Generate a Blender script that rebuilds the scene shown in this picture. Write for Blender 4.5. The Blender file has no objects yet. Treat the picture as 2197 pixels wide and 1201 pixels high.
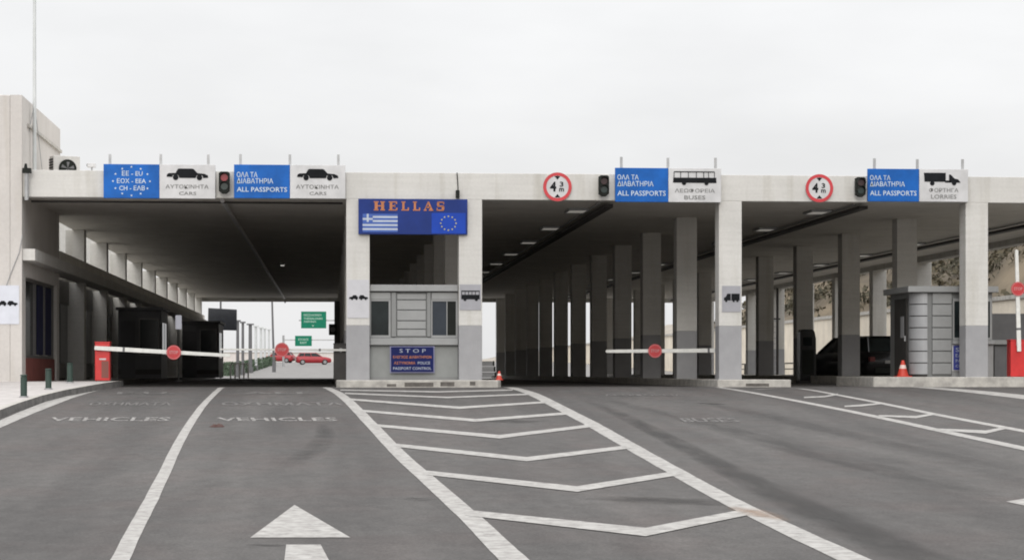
import bpy, bmesh, math, random
from mathutils import Vector, Matrix
random.seed(7)
R = math.radians
sc = bpy.context.scene
COL = sc.collection

# ------------------------------------------------------------------ camera
FPX = 4800.0                  # focal length in photo pixels (photo is 2197 wide)
CX, HY = 1098.5, 798.0        # centre column, horizon row
TH = math.atan(388.0/FPX)     # yaw to the right of the lane direction (+Y)
ZC = 0.40                     # eye height above the checkpoint floor (the road climbs towards it)
cam = bpy.data.objects.new('camera', bpy.data.cameras.new('camera'))
COL.objects.link(cam)
cam.data.sensor_width = 36.0
cam.data.lens = FPX/2197*36.0
cam.data.shift_y = (HY-600.5)/2197
cam.data.clip_start = 0.3; cam.data.clip_end = 6000
cam.location = (0, 0, ZC)
cam.rotation_euler = (R(90), 0, -TH)
sc.camera = cam

# ------------------------------------------------------------------ world: overcast
SUN_EL, SUN_AZ = 21.0, 188.0       # azimuth measured clockwise from +Y
w = bpy.data.worlds.new('World'); sc.world = w; w.use_nodes = True
nt = w.node_tree; nt.nodes.clear()
def N(t, **k):
    n = nt.nodes.new(t)
    for a, b in k.items(): setattr(n, a, b)
    return n
out = N('ShaderNodeOutputWorld'); bg = N('ShaderNodeBackground'); bg.inputs[1].default_value = 0.1
sky = N('ShaderNodeTexSky', sky_type='NISHITA'); sky.sun_disc = False
sky.sun_elevation = R(SUN_EL); sky.sun_rotation = R(SUN_AZ)
sky.dust_density = 4.0
tc = N('ShaderNodeTexCoord'); sep = N('ShaderNodeSeparateXYZ')
mp = N('ShaderNodeMapping'); mp.inputs['Scale'].default_value = (2.2, 2.2, 7.0)
no = N('ShaderNodeTexNoise'); no.inputs['Scale'].default_value = 2.3; no.inputs['Detail'].default_value = 5.0
rmp = N('ShaderNodeMapRange'); rmp.inputs[1].default_value = 0.3; rmp.inputs[2].default_value = 0.7
rmp.inputs[3].default_value = 0.90; rmp.inputs[4].default_value = 1.04
mx = N('ShaderNodeMath', operation='MAXIMUM'); mx.inputs[1].default_value = 0.0
pw = N('ShaderNodeMath', operation='POWER'); pw.inputs[1].default_value = 1.5
ml = N('ShaderNodeMath', operation='MULTIPLY_ADD'); ml.inputs[1].default_value = 2.2; ml.inputs[2].default_value = 1.0
m2 = N('ShaderNodeMath', operation='MULTIPLY')
cc = N('ShaderNodeVectorMath', operation='SCALE'); cc.inputs[0].default_value = (8.75, 8.75, 8.8)
mix = N('ShaderNodeMix', data_type='RGBA'); mix.inputs[0].default_value = 0.93
L = nt.links.new
L(tc.outputs['Generated'], sep.inputs[0]); L(sep.outputs[2], mx.inputs[0]); L(mx.outputs[0], pw.inputs[0]); L(pw.outputs[0], ml.inputs[0])
L(tc.outputs['Generated'], mp.inputs[0]); L(mp.outputs[0], no.inputs[0]); L(no.outputs[0], rmp.inputs[0])
L(ml.outputs[0], m2.inputs[0]); L(rmp.outputs[0], m2.inputs[1]); L(m2.outputs[0], cc.inputs['Scale'])
L(sky.outputs[0], mix.inputs[6]); L(cc.outputs[0], mix.inputs[7]); L(mix.outputs[2], bg.inputs[0]); L(bg.outputs[0], out.inputs[0])
sl = bpy.data.lights.new('sun', 'SUN'); sl.energy = 1.0; sl.angle = R(20); sl.color = (1, .97, .93)
so = bpy.data.objects.new('sun', sl); COL.objects.link(so); so.location = (0, -20, 60)
d = Vector((math.sin(R(SUN_AZ))*math.cos(R(SUN_EL)), math.cos(R(SUN_AZ))*math.cos(R(SUN_EL)), math.sin(R(SUN_EL))))
so.rotation_euler = (-d).to_track_quat('-Z', 'Y').to_euler()
sc.view_settings.view_transform = 'Standard'; sc.view_settings.look = 'None'
sc.view_settings.gamma = 1; sc.view_settings.exposure = 0.0
sc.cycles.max_bounces = 10; sc.cycles.diffuse_bounces = 5; sc.cycles.transparent_max_bounces = 12
sc.cycles.filter_width = 1.9

# ------------------------------------------------------------------ measuring helpers
T_, C_, S_ = math.tan(TH), math.cos(TH), math.sin(TH)
def ray(px, py):
    u = (px-CX)/FPX
    return (S_+C_*u, C_-S_*u, (HY-py)/FPX)
def X(px, Y):
    a, b, c = ray(px, 0); return a*Y/b
def Z(px, py, Y):
    a, b, c = ray(px, py); return ZC+c*Y/b
def XZ(px, py, Y): return X(px, Y), Z(px, py, Y)
def G(Y):                                     # height of the road
    if Y < 0: return -1.55
    if Y < 59: return -1.55+.0072*Y+.000323*Y*Y
    if Y < 142: return 0.0
    if Y < 340:
        t = (Y-142)/198.0; return 1.9*t*t*(3-2*t)
    return 1.9
def GP(px, py, lift=0.0, far=58.9):
    a, b, c = ray(px, py)
    lo, hi = 3.0, 400.0
    f = lambda t: ZC+c*t-(G(b*t)+lift)
    # first crossing from above
    t = lo; prev = lo
    while t < hi:
        if f(t) < 0: break
        prev = t; t += 0.5
    lo, hi = prev, t
    for _ in range(40):
        m = (lo+hi)/2
        if f(m) > 0: lo = m
        else: hi = m
    if b*hi > far:
        t = far/b; return Vector((a*t, far, G(far)+lift))
    return Vector((a*hi, b*hi, G(b*hi)+lift))

# ------------------------------------------------------------------ materials
MATS = {}
def mat(name, col, rough=.7, metal=0., var=.08, scale=3., bump=0., bscale=40., emit=None, col2=None, streak=None, mid=(.35,.65), spec=.5):
    if name in MATS: return MATS[name]
    m = bpy.data.materials.new(name); m.use_nodes = True
    t = m.node_tree; b = t.nodes['Principled BSDF']
    b.inputs['Roughness'].default_value = rough; b.inputs['Metallic'].default_value = metal
    b.inputs['Specular IOR Level'].default_value = spec
    c1 = tuple(max(0, c*(1-var)) for c in col)+(1,)
    c2 = (tuple(min(1, c*(1+var)) for c in col) if col2 is None else tuple(col2))+(1,)
    geo = t.nodes.new('ShaderNodeNewGeometry')
    src = geo.outputs['Position']
    if streak:
        mpn = t.nodes.new('ShaderNodeMapping'); mpn.inputs['Scale'].default_value = streak
        t.links.new(src, mpn.inputs[0]); csrc = mpn.outputs[0]
    else: csrc = src
    n = t.nodes.new('ShaderNodeTexNoise'); n.inputs['Scale'].default_value = scale; n.inputs['Detail'].default_value = 6; n.inputs['Roughness'].default_value = .6
    t.links.new(csrc, n.inputs['Vector'])
    r = t.nodes.new('ShaderNodeValToRGB'); r.color_ramp.elements[0].position = mid[0]; r.color_ramp.elements[1].position = mid[1]
    r.color_ramp.elements[0].color = c1; r.color_ramp.elements[1].color = c2
    t.links.new(n.outputs[0], r.inputs[0]); t.links.new(r.outputs[0], b.inputs['Base Color'])
    if bump:
        n2 = t.nodes.new('ShaderNodeTexNoise'); n2.inputs['Scale'].default_value = bscale; n2.inputs['Detail'].default_value = 4
        t.links.new(src, n2.inputs['Vector'])
        bp = t.nodes.new('ShaderNodeBump'); bp.inputs['Strength'].default_value = bump; bp.inputs['Distance'].default_value = .02
        t.links.new(n2.outputs[0], bp.inputs['Height']); t.links.new(bp.outputs[0], b.inputs['Normal'])
    if emit:
        b.inputs['Emission Color'].default_value = tuple(emit[:3])+(1,); b.inputs['Emission Strength'].default_value = emit[3]
    MATS[name] = m
    return m

def asphalt():
    m = bpy.data.materials.new('asphalt'); m.use_nodes = True; t = m.node_tree; b = t.nodes['Principled BSDF']
    b.inputs['Roughness'].default_value = .88; b.inputs['Specular IOR Level'].default_value = .3
    g = t.nodes.new('ShaderNodeNewGeometry')
    def noise(scale, sx, sy, det=5):
        mpn = t.nodes.new('ShaderNodeMapping'); mpn.inputs['Scale'].default_value = (sx, sy, 1)
        n = t.nodes.new('ShaderNodeTexNoise'); n.inputs['Scale'].default_value = scale; n.inputs['Detail'].default_value = det
        t.links.new(g.outputs['Position'], mpn.inputs[0]); t.links.new(mpn.outputs[0], n.inputs['Vector']); return n.outputs[0]
    def ramp(src, a, b_, c1, c2):
        r = t.nodes.new('ShaderNodeValToRGB'); r.color_ramp.elements[0].position = a; r.color_ramp.elements[1].position = b_
        r.color_ramp.elements[0].color = c1+(1,); r.color_ramp.elements[1].color = c2+(1,); t.links.new(src, r.inputs[0]); return r.outputs[0]
    def mult(a, b_):
        x = t.nodes.new('ShaderNodeMix'); x.data_type = 'RGBA'; x.blend_type = 'MULTIPLY'; x.inputs[0].default_value = 1
        t.links.new(a, x.inputs[6]); t.links.new(b_, x.inputs[7]); return x.outputs[2]
    base = ramp(noise(.35, 1, .35), .3, .7, (.073, .069, .067), (.090, .085, .082))
    lane = ramp(noise(1.1, 1, .06), .32, .66, (.80, .80, .80), (1.12, 1.12, 1.11))
    mott = ramp(noise(4.5, 1, .5, 7), .3, .7, (.87, .87, .87), (1.12, 1.12, 1.12))
    oil = ramp(noise(1.7, 1, .55, 4), .70, .78, (1, 1, 1), (.72, .72, .72))
    red = ramp(noise(.8, 1, .6), .45, .75, (1, 1, 1), (1.05, .97, .96))
    patch = ramp(noise(.9, 1, .25, 8), .62, .74, (1, 1, 1), (.87, .87, .87))
    fine = ramp(noise(30, 1, .8, 4), .3, .7, (.78, .78, .78), (1.24, 1.24, 1.24))
    speck = ramp(noise(160, 1, 1, 2), .35, .7, (.85, .85, .85), (1.2, 1.2, 1.2))
    c = mult(mult(mult(mult(mult(mult(mult(base, lane), red), patch), fine), speck), mott), oil)
    t.links.new(c, b.inputs['Base Color'])
    bp = t.nodes.new('ShaderNodeBump'); bp.inputs['Strength'].default_value = .35; bp.inputs['Distance'].default_value = .01
    t.links.new(noise(120, 1, 1, 3), bp.inputs['Height']); t.links.new(bp.outputs[0], b.inputs['Normal'])
    return m
M_asph = asphalt()

def plaster(name, col, board=True, dirt=.78):
    m = bpy.data.materials.new(name); m.use_nodes = True; t = m.node_tree; b = t.nodes['Principled BSDF']
    b.inputs['Roughness'].default_value = .9; b.inputs['Specular IOR Level'].default_value = .2
    g = t.nodes.new('ShaderNodeNewGeometry')
    def noise(scale, s, det=5):
        mpn = t.nodes.new('ShaderNodeMapping'); mpn.inputs['Scale'].default_value = s
        n = t.nodes.new('ShaderNodeTexNoise'); n.inputs['Scale'].default_value = scale; n.inputs['Detail'].default_value = det
        t.links.new(g.outputs['Position'], mpn.inputs[0]); t.links.new(mpn.outputs[0], n.inputs['Vector']); return n.outputs[0]
    def ramp(src, a, b_, c1, c2):
        r = t.nodes.new('ShaderNodeValToRGB'); r.color_ramp.elements[0].position = a; r.color_ramp.elements[1].position = b_
        r.color_ramp.elements[0].color = c1+(1,); r.color_ramp.elements[1].color = c2+(1,); t.links.new(src, r.inputs[0]); return r.outputs[0]
    def mult(a, b_):
        x = t.nodes.new('ShaderNodeMix'); x.data_type = 'RGBA'; x.blend_type = 'MULTIPLY'; x.inputs[0].default_value = 1
        t.links.new(a, x.inputs[6]); t.links.new(b_, x.inputs[7]); return x.outputs[2]
    c = ramp(noise(.8, (1, 1, 1)), .3, .7, tuple(k*.93 for k in col), tuple(k*1.04 for k in col))
    c = mult(c, ramp(noise(2.2, (1.5, 1.5, .12), 7), 0.52, .80, (1, 1, 1), (dirt, dirt*.98, dirt*.93)))   # run-off streaks
    if board: c = mult(c, ramp(noise(5., (.12, .12, 2.4), 3), .35, .65, (.962, .962, .958), (1.02, 1.02, 1.02)))
    c = mult(c, ramp(noise(14., (1, 1, 1), 4), .3, .7, (.96, .96, .96), (1.03, 1.03, 1.03)))
    t.links.new(c, b.inputs['Base Color'])
    bp = t.nodes.new('ShaderNodeBump'); bp.inputs['Strength'].default_value = .3; bp.inputs['Distance'].default_value = .012
    t.links.new(noise(18, (1, 1, 3), 5), bp.inputs['Height']); t.links.new(bp.outputs[0], b.inputs['Normal'])
    MATS[name] = m
    return m
M_cream = plaster('cream_plaster', (.585, .575, .55), dirt=.80)
M_tower = plaster('office_plaster', (.545, .52, .495), board=False, dirt=.88)
M_ceil = plaster('ceiling_concrete', (.62, .595, .55), dirt=.85)
M_greyp = mat('grey_column_paint', (.30, .30, .31), .75, var=.06, scale=2.5, bump=.2, bscale=25)
M_conc = mat('kerb_concrete', (.42, .40, .37), .9, var=.22, scale=4, bump=.4, bscale=30, col2=(.50, .48, .44))
M_dirt = mat('kerb_grime', (.12, .11, .10), .9, var=.3, scale=5)
M_pave = mat('pavement_slabs', (.44, .415, .40), .9, var=.10, scale=3, bump=.3, bscale=25)
M_paint = mat('road_paint', (.29, .275, .26), .8, var=.10, scale=7, col2=(.40, .39, .37), bump=.1)
def wear(m):
    t = m.node_tree; b = t.nodes['Principled BSDF']; src = b.inputs['Base Color'].links[0].from_socket
    g = t.nodes.new('ShaderNodeNewGeometry'); n = t.nodes.new('ShaderNodeTexNoise'); n.inputs['Scale'].default_value = 5.5; n.inputs['Detail'].default_value = 9; n.inputs['Roughness'].default_value = .75
    t.links.new(g.outputs['Position'], n.inputs['Vector'])
    rr_ = t.nodes.new('ShaderNodeMapRange'); rr_.inputs[1].default_value = .52; rr_.inputs[2].default_value = .68; rr_.inputs[3].default_value = 0; rr_.inputs[4].default_value = .8
    x = t.nodes.new('ShaderNodeMix'); x.data_type = 'RGBA'; x.inputs[7].default_value = (.12, .113, .108, 1)
    t.links.new(n.outputs[0], rr_.inputs[0]); t.links.new(rr_.outputs[0], x.inputs[0]); t.links.new(src, x.inputs[6]); t.links.new(x.outputs[2], b.inputs['Base Color'])
wear(M_paint)
M_alu = mat('booth_aluminium', (.27, .275, .275), .5, .25, var=.06, scale=2)
M_alud = mat('booth_frame', (.20, .205, .205), .45, .4, var=.05)
M_silver = mat('silver_corner', (.33, .335, .345), .55, .3, var=.05)
M_glass = mat('dark_glass', (.014, .019, .020), .12, 0, var=.4, scale=1.5, spec=.25)
M_black = mat('black_plastic', (.010, .012, .010), .6, var=.2, spec=.2)
M_red = mat('barrier_red', (.52, .022, .022), .4, var=.10, scale=4)
M_redd = mat('dull_red_panel', (.20, .055, .045), .7, var=.2)
M_white = mat('barrier_white', (.68, .68, .65), .45, var=.08, scale=6)
M_blue = mat('sign_blue', (.008, .105, .40), .5, var=.16, scale=2, spec=.2)
M_signw = mat('sign_white', (.53, .53, .535), .5, var=.10, scale=2.5)
M_letw = mat('letter_white', (.50, .58, .66), .45, var=.12, scale=8)
M_letk = mat('letter_grey', (.16, .16, .155), .6, var=.2, scale=8)
M_pict = mat('pictogram_black', (.012, .013, .015), .7, var=.2, spec=.1)
M_navy = mat('board_navy', (.010, .030, .17), .5, var=.15, scale=2, spec=.2)
M_stopb = mat('notice_navy', (.006, .011, .075), .5, var=.12, scale=2, spec=.15)
M_orange = mat('letter_orange', (.42, .145, .05), .5, var=.12, scale=6)
M_flagb = mat('flag_blue', (.03, .09, .36), .5, var=.08)
M_flagw = mat('flag_white', (.42, .47, .55), .5, var=.06)
M_eub = mat('eu_blue', (.008, .05, .36), .5, var=.08, spec=.2)
M_star = mat('star_yellow', (.45, .42, .16), .5)
M_steel = mat('galvanised_steel', (.36, .365, .37), .5, .5, var=.12, scale=6)
M_mast = mat('mast_grey', (.55, .57, .57), .5, .2, var=.06)
M_tray = mat('dark_tray', (.035, .032, .03), .6, var=.15)
M_lamp = mat('lamp_diffuser', (.7, .7, .66), .5, emit=(1, .95, .85, .16))
M_green = mat('road_sign_green', (.012, .17, .10), .6, var=.08, spec=.1)
M_bollard = mat('bollard_green', (.022, .045, .035), .5, var=.15)
M_cone = mat('cone_orange', (.50, .04, .02), .5, var=.08)
M_cyard = mat('yard_concrete', (.20, .192, .185), .9, var=.12, scale=.6)
M_tyre = mat('tyre_rubber', (.02, .02, .02), .8)
M_rim = mat('wheel_rim', (.3, .3, .31), .35, .7)
M_carblk = mat('car_black', (.012, .012, .014), .25, .0, var=.1)
M_carred = mat('car_red', (.30, .018, .025), .35, .0, var=.08)
M_tail = mat('tail_light', (.12, .006, .008), .3)
M_booth2 = mat('dark_booth_panel', (.07, .07, .075), .5, .1, var=.12)
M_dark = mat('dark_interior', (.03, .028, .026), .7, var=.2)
M_wallc = mat('retaining_wall', (.72, .65, .54), .9, var=.10, scale=.7, bump=.3, bscale=10)
M_hill = mat('hill_earth', (.085, .066, .042), 1., var=.3, scale=.2, bump=.5, bscale=3, col2=(.17, .135, .09))
M_earth = mat('dry_earth', (.27, .235, .185), 1., var=.15, scale=.1)
M_ridge = mat('far_hill_earth', (.30, .27, .23), 1., var=.15, scale=.03)
M_frame = mat('window_frame', (.13, .125, .12), .5, .2)
M_panel = mat('display_panel', (.035, .038, .045), .5, var=.15)
M_hedge = mat('hedge_leaf', (.035, .06, .03), .8, var=.35, scale=4)
M_shrub = mat('shrub_leaf', (.045, .045, .025), .9, var=.35, scale=.6, col2=(.085, .068, .04))
M_curt = mat('navy_curtain', (.012, .015, .06), .8)
M_greydk = mat('grey_screen_panel', (.12, .12, .125), .6, var=.1)

# ------------------------------------------------------------------ mesh helpers
class MB:
    def __init__(s): s.v = []; s.f = []; s.m = []
    def add(s, vs, fs, mi=0):
        o = len(s.v); s.v += [tuple(v) for v in vs]
        for f in fs: s.f.append(tuple(i+o for i in f)); s.m.append(mi)
        return s
    def box(s, x0, x1, y0, y1, z0, z1, mi=0):
        v = [(x, y, z) for z in (z0, z1) for y in (y0, y1) for x in (x0, x1)]
        return s.add(v, [(0,2,3,1),(4,5,7,6),(0,1,5,4),(2,6,7,3),(0,4,6,2),(1,3,7,5)], mi)
    def prism(s, pts, y0, y1, mi=0):            # pts in XZ, extruded along Y
        n = len(pts); v = [(x, y0, z) for x, z in pts]+[(x, y1, z) for x, z in pts]
        return s.add(v, [tuple(range(n)), tuple(range(2*n-1, n-1, -1))]+[(i, (i+1) % n, n+(i+1) % n, n+i) for i in range(n)], mi)
    def prismz(s, pts, z0, z1, mi=0):           # pts in XY, extruded along Z
        n = len(pts); v = [(x, y, z0) for x, y in pts]+[(x, y, z1) for x, y in pts]
        return s.add(v, [tuple(range(n)), tuple(range(2*n-1, n-1, -1))]+[(i, (i+1) % n, n+(i+1) % n, n+i) for i in range(n)], mi)
    def tube(s, p0, p1, r0, r1=None, n=10, mi=0):
        r1 = r0 if r1 is None else r1
        p0, p1 = Vector(p0), Vector(p1); ax = (p1-p0).normalized()
        a = ax.orthogonal().normalized(); b = ax.cross(a)
        v = [p0+(a*math.cos(t)+b*math.sin(t))*r0 for t in [2*math.pi*i/n for i in range(n)]]
        v += [p1+(a*math.cos(t)+b*math.sin(t))*r1 for t in [2*math.pi*i/n for i in range(n)]]
        return s.add(v, [tuple(range(n)), tuple(range(2*n-1, n-1, -1))]+[(i, (i+1) % n, n+(i+1) % n, n+i) for i in range(n)], mi)
    def path(s, pts, r, n=6, mi=0):
        for a, b in zip(pts, pts[1:]): s.tube(a, b, r, n=n, mi=mi)
        return s
    def disc(s, cx, cz, r, y0, y1, n=32, mi=0):
        return s.prism([(cx+r*math.cos(2*math.pi*i/n), cz+r*math.sin(2*math.pi*i/n)) for i in range(n)], y0, y1, mi)
    def ring(s, cx, cz, ro, ri, y0, y1, n=36, mi=0):
        v = []
        for i in range(n):
            t = 2*math.pi*i/n; c, q = math.cos(t), math.sin(t)
            v += [(cx+ro*c, y0, cz+ro*q), (cx+ri*c, y0, cz+ri*q), (cx+ri*c, y1, cz+ri*q), (cx+ro*c, y1, cz+ro*q)]
        f = []
        for i in range(n):
            a, b = 4*i, 4*((i+1) % n)
            for k in range(4): f.append((a+k, b+k, b+(k+1) % 4, a+(k+1) % 4))
        return s.add(v, f, mi)
    def build(s, name, m, parent=None, bevel=0, smooth=False, subsurf=0):
        me = bpy.data.meshes.new(name)
        off = Vector((0, 0, 0)); p = parent
        while p is not None: off += p.location; p = p.parent
        me.from_pydata([tuple(Vector(v)-off) for v in s.v], [], s.f)
        ms = m if isinstance(m, (list, tuple)) else [m]
        for q in ms: me.materials.append(q)
        for p_, mi in zip(me.polygons, s.m): p_.material_index = mi
        bm = bmesh.new(); bm.from_mesh(me); bmesh.ops.recalc_face_normals(bm, faces=bm.faces); bm.to_mesh(me); bm.free()
        if smooth:
            for p_ in me.polygons: p_.use_smooth = True
        o = bpy.data.objects.new(name, me); COL.objects.link(o)
        if parent: o.parent = parent
        if bevel:
            b = o.modifiers.new('bevel', 'BEVEL'); b.width = bevel; b.segments = 2; b.limit_method = 'ANGLE'; b.angle_limit = R(40)
        if subsurf:
            q = o.modifiers.new('sub', 'SUBSURF'); q.levels = subsurf; q.render_levels = subsurf
        return o
def tag(o, label=None, cat=None, group=None, kind=None):
    if label: o['label'] = label
    if cat: o['category'] = cat
    if group: o['group'] = group
    if kind: o['kind'] = kind
    return o
def thing(name, loc, label, cat, group=None):
    o = bpy.data.objects.new(name, None); COL.objects.link(o); o.location = loc
    o.empty_display_size = .3
    return tag(o, label, cat, group)
def struct(o): o['kind'] = 'structure'; return o
def copy_tree(o, parent=None):
    c = o.copy(); COL.objects.link(c); c.parent = parent
    for ch in list(o.children):
        if ch is not c: copy_tree(ch, c)
    return c

_fc = {}
def text2d(s, bold=0.0):
    """triangulated flat glyph outlines, normalised to a 0..1 box"""
    if (s, bold) in _fc: return _fc[(s, bold)]
    cu = bpy.data.curves.new('t', 'FONT'); cu.body = s; cu.size = 1; cu.offset = bold; cu.resolution_u = 2; cu.fill_mode = 'FRONT'
    ob = bpy.data.objects.new('t', cu); COL.objects.link(ob)
    dg = bpy.context.evaluated_depsgraph_get()
    me = bpy.data.meshes.new_from_object(ob.evaluated_get(dg))
    vs = [(v.co.x, v.co.y) for v in me.vertices]; fs = [tuple(p.vertices) for p in me.polygons]
    bpy.data.objects.remove(ob); bpy.data.meshes.remove(me)
    x0, x1 = min(v[0] for v in vs), max(v[0] for v in vs); y0, y1 = min(v[1] for v in vs), max(v[1] for v in vs)
    vs = [((x-x0)/(x1-x0), (y-y0)/(y1-y0)) for x, y in vs]
    _fc[(s, bold)] = (vs, fs); return vs, fs
def text_front(mb, s, x0, x1, z0, z1, y, mi=0, bold=.01):
    vs, fs = text2d(s, bold)
    mb.add([(x0+(x1-x0)*u, y, z0+(z1-z0)*v) for u, v in vs], fs, mi)

Y0 = 60.0
K = 7.44
# ================================================================== SETTING
def strip_sheet(name, m, x0, x1, ys, lift, xs=None):
    mb = MB(); xs = xs or [x0, x1]; n = len(xs)
    for y in ys:
        for x in xs: mb.v.append((x, y, G(y)+lift))
    for j in range(len(ys)-1):
        for i in range(n-1):
            a = j*n+i; mb.f.append((a, a+1, a+n+1, a+n)); mb.m.append(0)
    return struct(mb.build(name, m))
strip_sheet('ground', M_earth, -900, 900, [-200, 0]+list(range(10, 142, 8))+[142]+list(range(150, 345, 12))+[345, 600, 4000], -.06)
yy = [-80, 0]+[i*2 for i in range(1, 30)]+[59, 60, 70, 90, 120, 142.3]
strip_sheet('road', M_asph, -40, 31.5, yy, 0.0)
strip_sheet('yard_paving', M_cyard, -40, 31.5, [142.3]+list(range(150, 345, 8))+[500], 0.004)
# ridge far behind on the right
mb = MB(); nx, ny = 60, 6
for j in range(ny):
    for i in range(nx):
        x = 36+i*11; y = 640+j*60; e = min(1, (i+.5)/7.0)
        h = (9+9*min(1, i/14.0)+2.0*math.sin(i*.9)+1.4*math.sin(i*2.3+1))*e
        mb.v.append((x, y, 1.5+h*[0, .55, .9, 1, .8, 0][j]))
for j in range(ny-1):
    for i in range(nx-1):
        a = j*nx+i; mb.f.append((a, a+1, a+nx+1, a+nx)); mb.m.append(0)
struct(mb.build('far_hills', M_ridge, smooth=True))

def hillz(x, y):
    f = 1.0 if y < 198 else max(0.0, 1-(y-198)/26.0)
    f = f*f*(3-2*f)
    t = max(0, x-33.4)
    h = 2.6+.60*t if t < 10 else 2.6+.60*10+(t-10)*.02
    h += .8*math.sin(x*.31+y*.17)+.5*math.sin(x*.9-y*.43)*min(1, t/4)
    return .8+h*f
mb = MB(); xs = [33.3+i*1.6 for i in range(60)]; ys = [20+j*3 for j in range(76)]
for y in ys:
    for x in xs: mb.v.append((x, y, hillz(x, y)))
for j in range(len(ys)-1):
    for i in range(len(xs)-1):
        a = j*len(xs)+i; mb.f.append((a, a+1, a+len(xs)+1, a+len(xs))); mb.m.append(0)
struct(mb.build('hillside', M_hill, smooth=True))
# shrubs on the slope: uncountable leafy cover
rnd = random.Random(3)
mb = MB()
for c in range(1500):
    x = 34.5+rnd.random()**1.2*20; y = rnd.uniform(66, 212)
    if math.sin(x*.5+y*.21)+rnd.random()*1.4+(x-37)*.12 < .35: continue
    z = hillz(x, y); s = rnd.uniform(.35, 1.25)
    for q in range(26):
        a, e = rnd.uniform(0, 6.28), rnd.random()
        p = Vector((x+math.cos(a)*s*e, y+math.sin(a)*s*e, z+s*rnd.uniform(0, 1.05)*(1-.5*e)))
        u = Vector((rnd.gauss(0, 1), rnd.gauss(0, 1), rnd.gauss(0, 1))).normalized(); v = u.orthogonal().normalized()
        l = rnd.uniform(.10, .26)
        mb.add([p-u*l, p+v*l*.6, p+u*l, p-v*l*.6], [(0, 1, 2, 3)])
tag(mb.build('hillside_scrub', M_shrub), 'brown and green scrub covering the hillside right of the canopy', 'scrub', kind='stuff')
# retaining wall
t = thing('retaining_wall', (32.6, 130, 0), 'long pale concrete retaining wall at foot of the hillside', 'wall')
mb = MB(); mb.box(32.2, 33.2, 40, 330, -.3, 3.85)
mb.build('wall', M_wallc, t)
MB().box(32.1, 33.35, 40, 330, 3.85, 4.05).build('coping', M_conc, t)

# ------------------------------------------------------------------ canopy
cols = {'A': X(768, Y0), 'B': X(1009.5, Y0), 'C': X(1567, Y0), 'D': X(2096, Y0)}
XE = X(710.5, Y0)+24.15
XW = X(48, Y0)                    # inner face of the office side
CW = .625
canopy = thing('checkpoint_canopy', (8, Y0, 0), 'long flat cream concrete canopy on rows of columns spanning the lanes', 'canopy')
XR = XE+CW/2
BB, BT = 5.03, 5.74; TDX = Y0+8.32
MB().box(XW, XR, Y0, Y0+.45, BB, BT).build('front_beam', M_cream, canopy, bevel=.012)
MB().box(XW-.001, XR, Y0+.45, Y0+11.2*K, 5.10, 5.42).box(XW-.38, XW-.002, TDX, Y0+11.2*K, 5.10, 5.42).build('roof_slab', M_ceil, canopy)
MB().box(XW, XR, Y0+11*K+.64, Y0+11*K+1.0, 4.86, 5.099).build('rear_beam', M_cream, canopy)
MB().box(XE-.2, XE+.2, Y0+.64, Y0+11*K, 4.88, 5.097).build('edge_beam', M_cream, canopy)
def column(mb, x, y, w, zt, zg=1.65):
    h = w/2
    mb.box(x-h, x+h, y, y+w, -.02, zg, 1); mb.box(x-h, x+h, y, y+w, zg, zt, 0)
for nm, x in list(cols.items())+[('E', XE)]:
    for k in range(12):
        mb = MB(); zt = (BB if k == 0 else 5.102) if nm != 'E' else (BB if k == 0 else 4.88)
        if k == 11: zt = min(zt, 5.10)
        column(mb, x, Y0+k*K, CW, zt, 1.65 if nm != 'D' else 1.67)
        mb.build('column', [M_cream, M_greyp], canopy, bevel=.012)
for nm, xx in (('t', X(710.5, Y0)+7.62), ('u', X(710.5, Y0)+14.75), ('v', X(710.5, Y0)+21.75)):
    MB().box(xx-.12, xx+.12, Y0+1.2, Y0+11*K, 4.93, 5.02).build('cable_tray', M_tray, canopy)
    MB().tube((xx-.26, Y0+1.2, 5.05), (xx-.26, Y0+11*K, 5.05), .022).build('conduit_or_groove_line', M_steel, canopy)
xx = -2.93
MB().tube((xx, Y0+.9, 5.03), (xx, Y0+11*K+.3, 5.03), .06).tube((xx, Y0+11*K-.4, 5.03), (xx+.05, Y0+11*K-.4, 4.75), .05).build('conduit_or_groove_line', M_signw, canopy)
MB().tube((XW+.1, Y0+1.0, 4.985), (cols['A']-.4, Y0+1.0, 4.985), .03).build('conduit_or_groove_line', M_tray, canopy)  # dark tube drawn for the shaded groove behind the front beam
# ceiling lights
x0 = X(710.5, Y0)
fx = None
LI = [(7.08, 'first'), (14.15, 'second'), (21.2, 'third')]
for bi, (xx, nm) in enumerate(LI):
    for k in range(10):
        yy_ = Y0+4.4+7.9*k
        lab = 'flat rectangular ceiling light under the canopy, %s in the %s lane bay' % (['nearest', 'second', 'third', 'fourth', 'fifth', 'sixth', 'seventh', 'eighth', 'ninth', 'farthest'][k], ['bus', 'lorry', 'rightmost'][bi])
        if fx is None:
            fx = thing('ceiling_light', (xx, yy_, 5.10), lab, 'ceiling light', 'flat ceiling lights under the canopy')
            mb = MB()
            mb.box(xx-.30, xx+.30, yy_-.62, yy_-.56, 5.03, 5.098).box(xx-.30, xx+.30, yy_+.56, yy_+.62, 5.03, 5.098)
            mb.box(xx-.30, xx-.25, yy_-.56, yy_+.56, 5.03, 5.098).box(xx+.25, xx+.30, yy_-.56, yy_+.56, 5.03, 5.098)
            mb.build('frame', M_steel, fx)
            MB().box(xx-.25, xx+.25, yy_-.56, yy_+.56, 5.045, 5.09).build('diffuser', M_lamp, fx)
        else:
            o = copy_tree(fx); o.location = (xx, yy_, 5.10); o['label'] = lab

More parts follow.
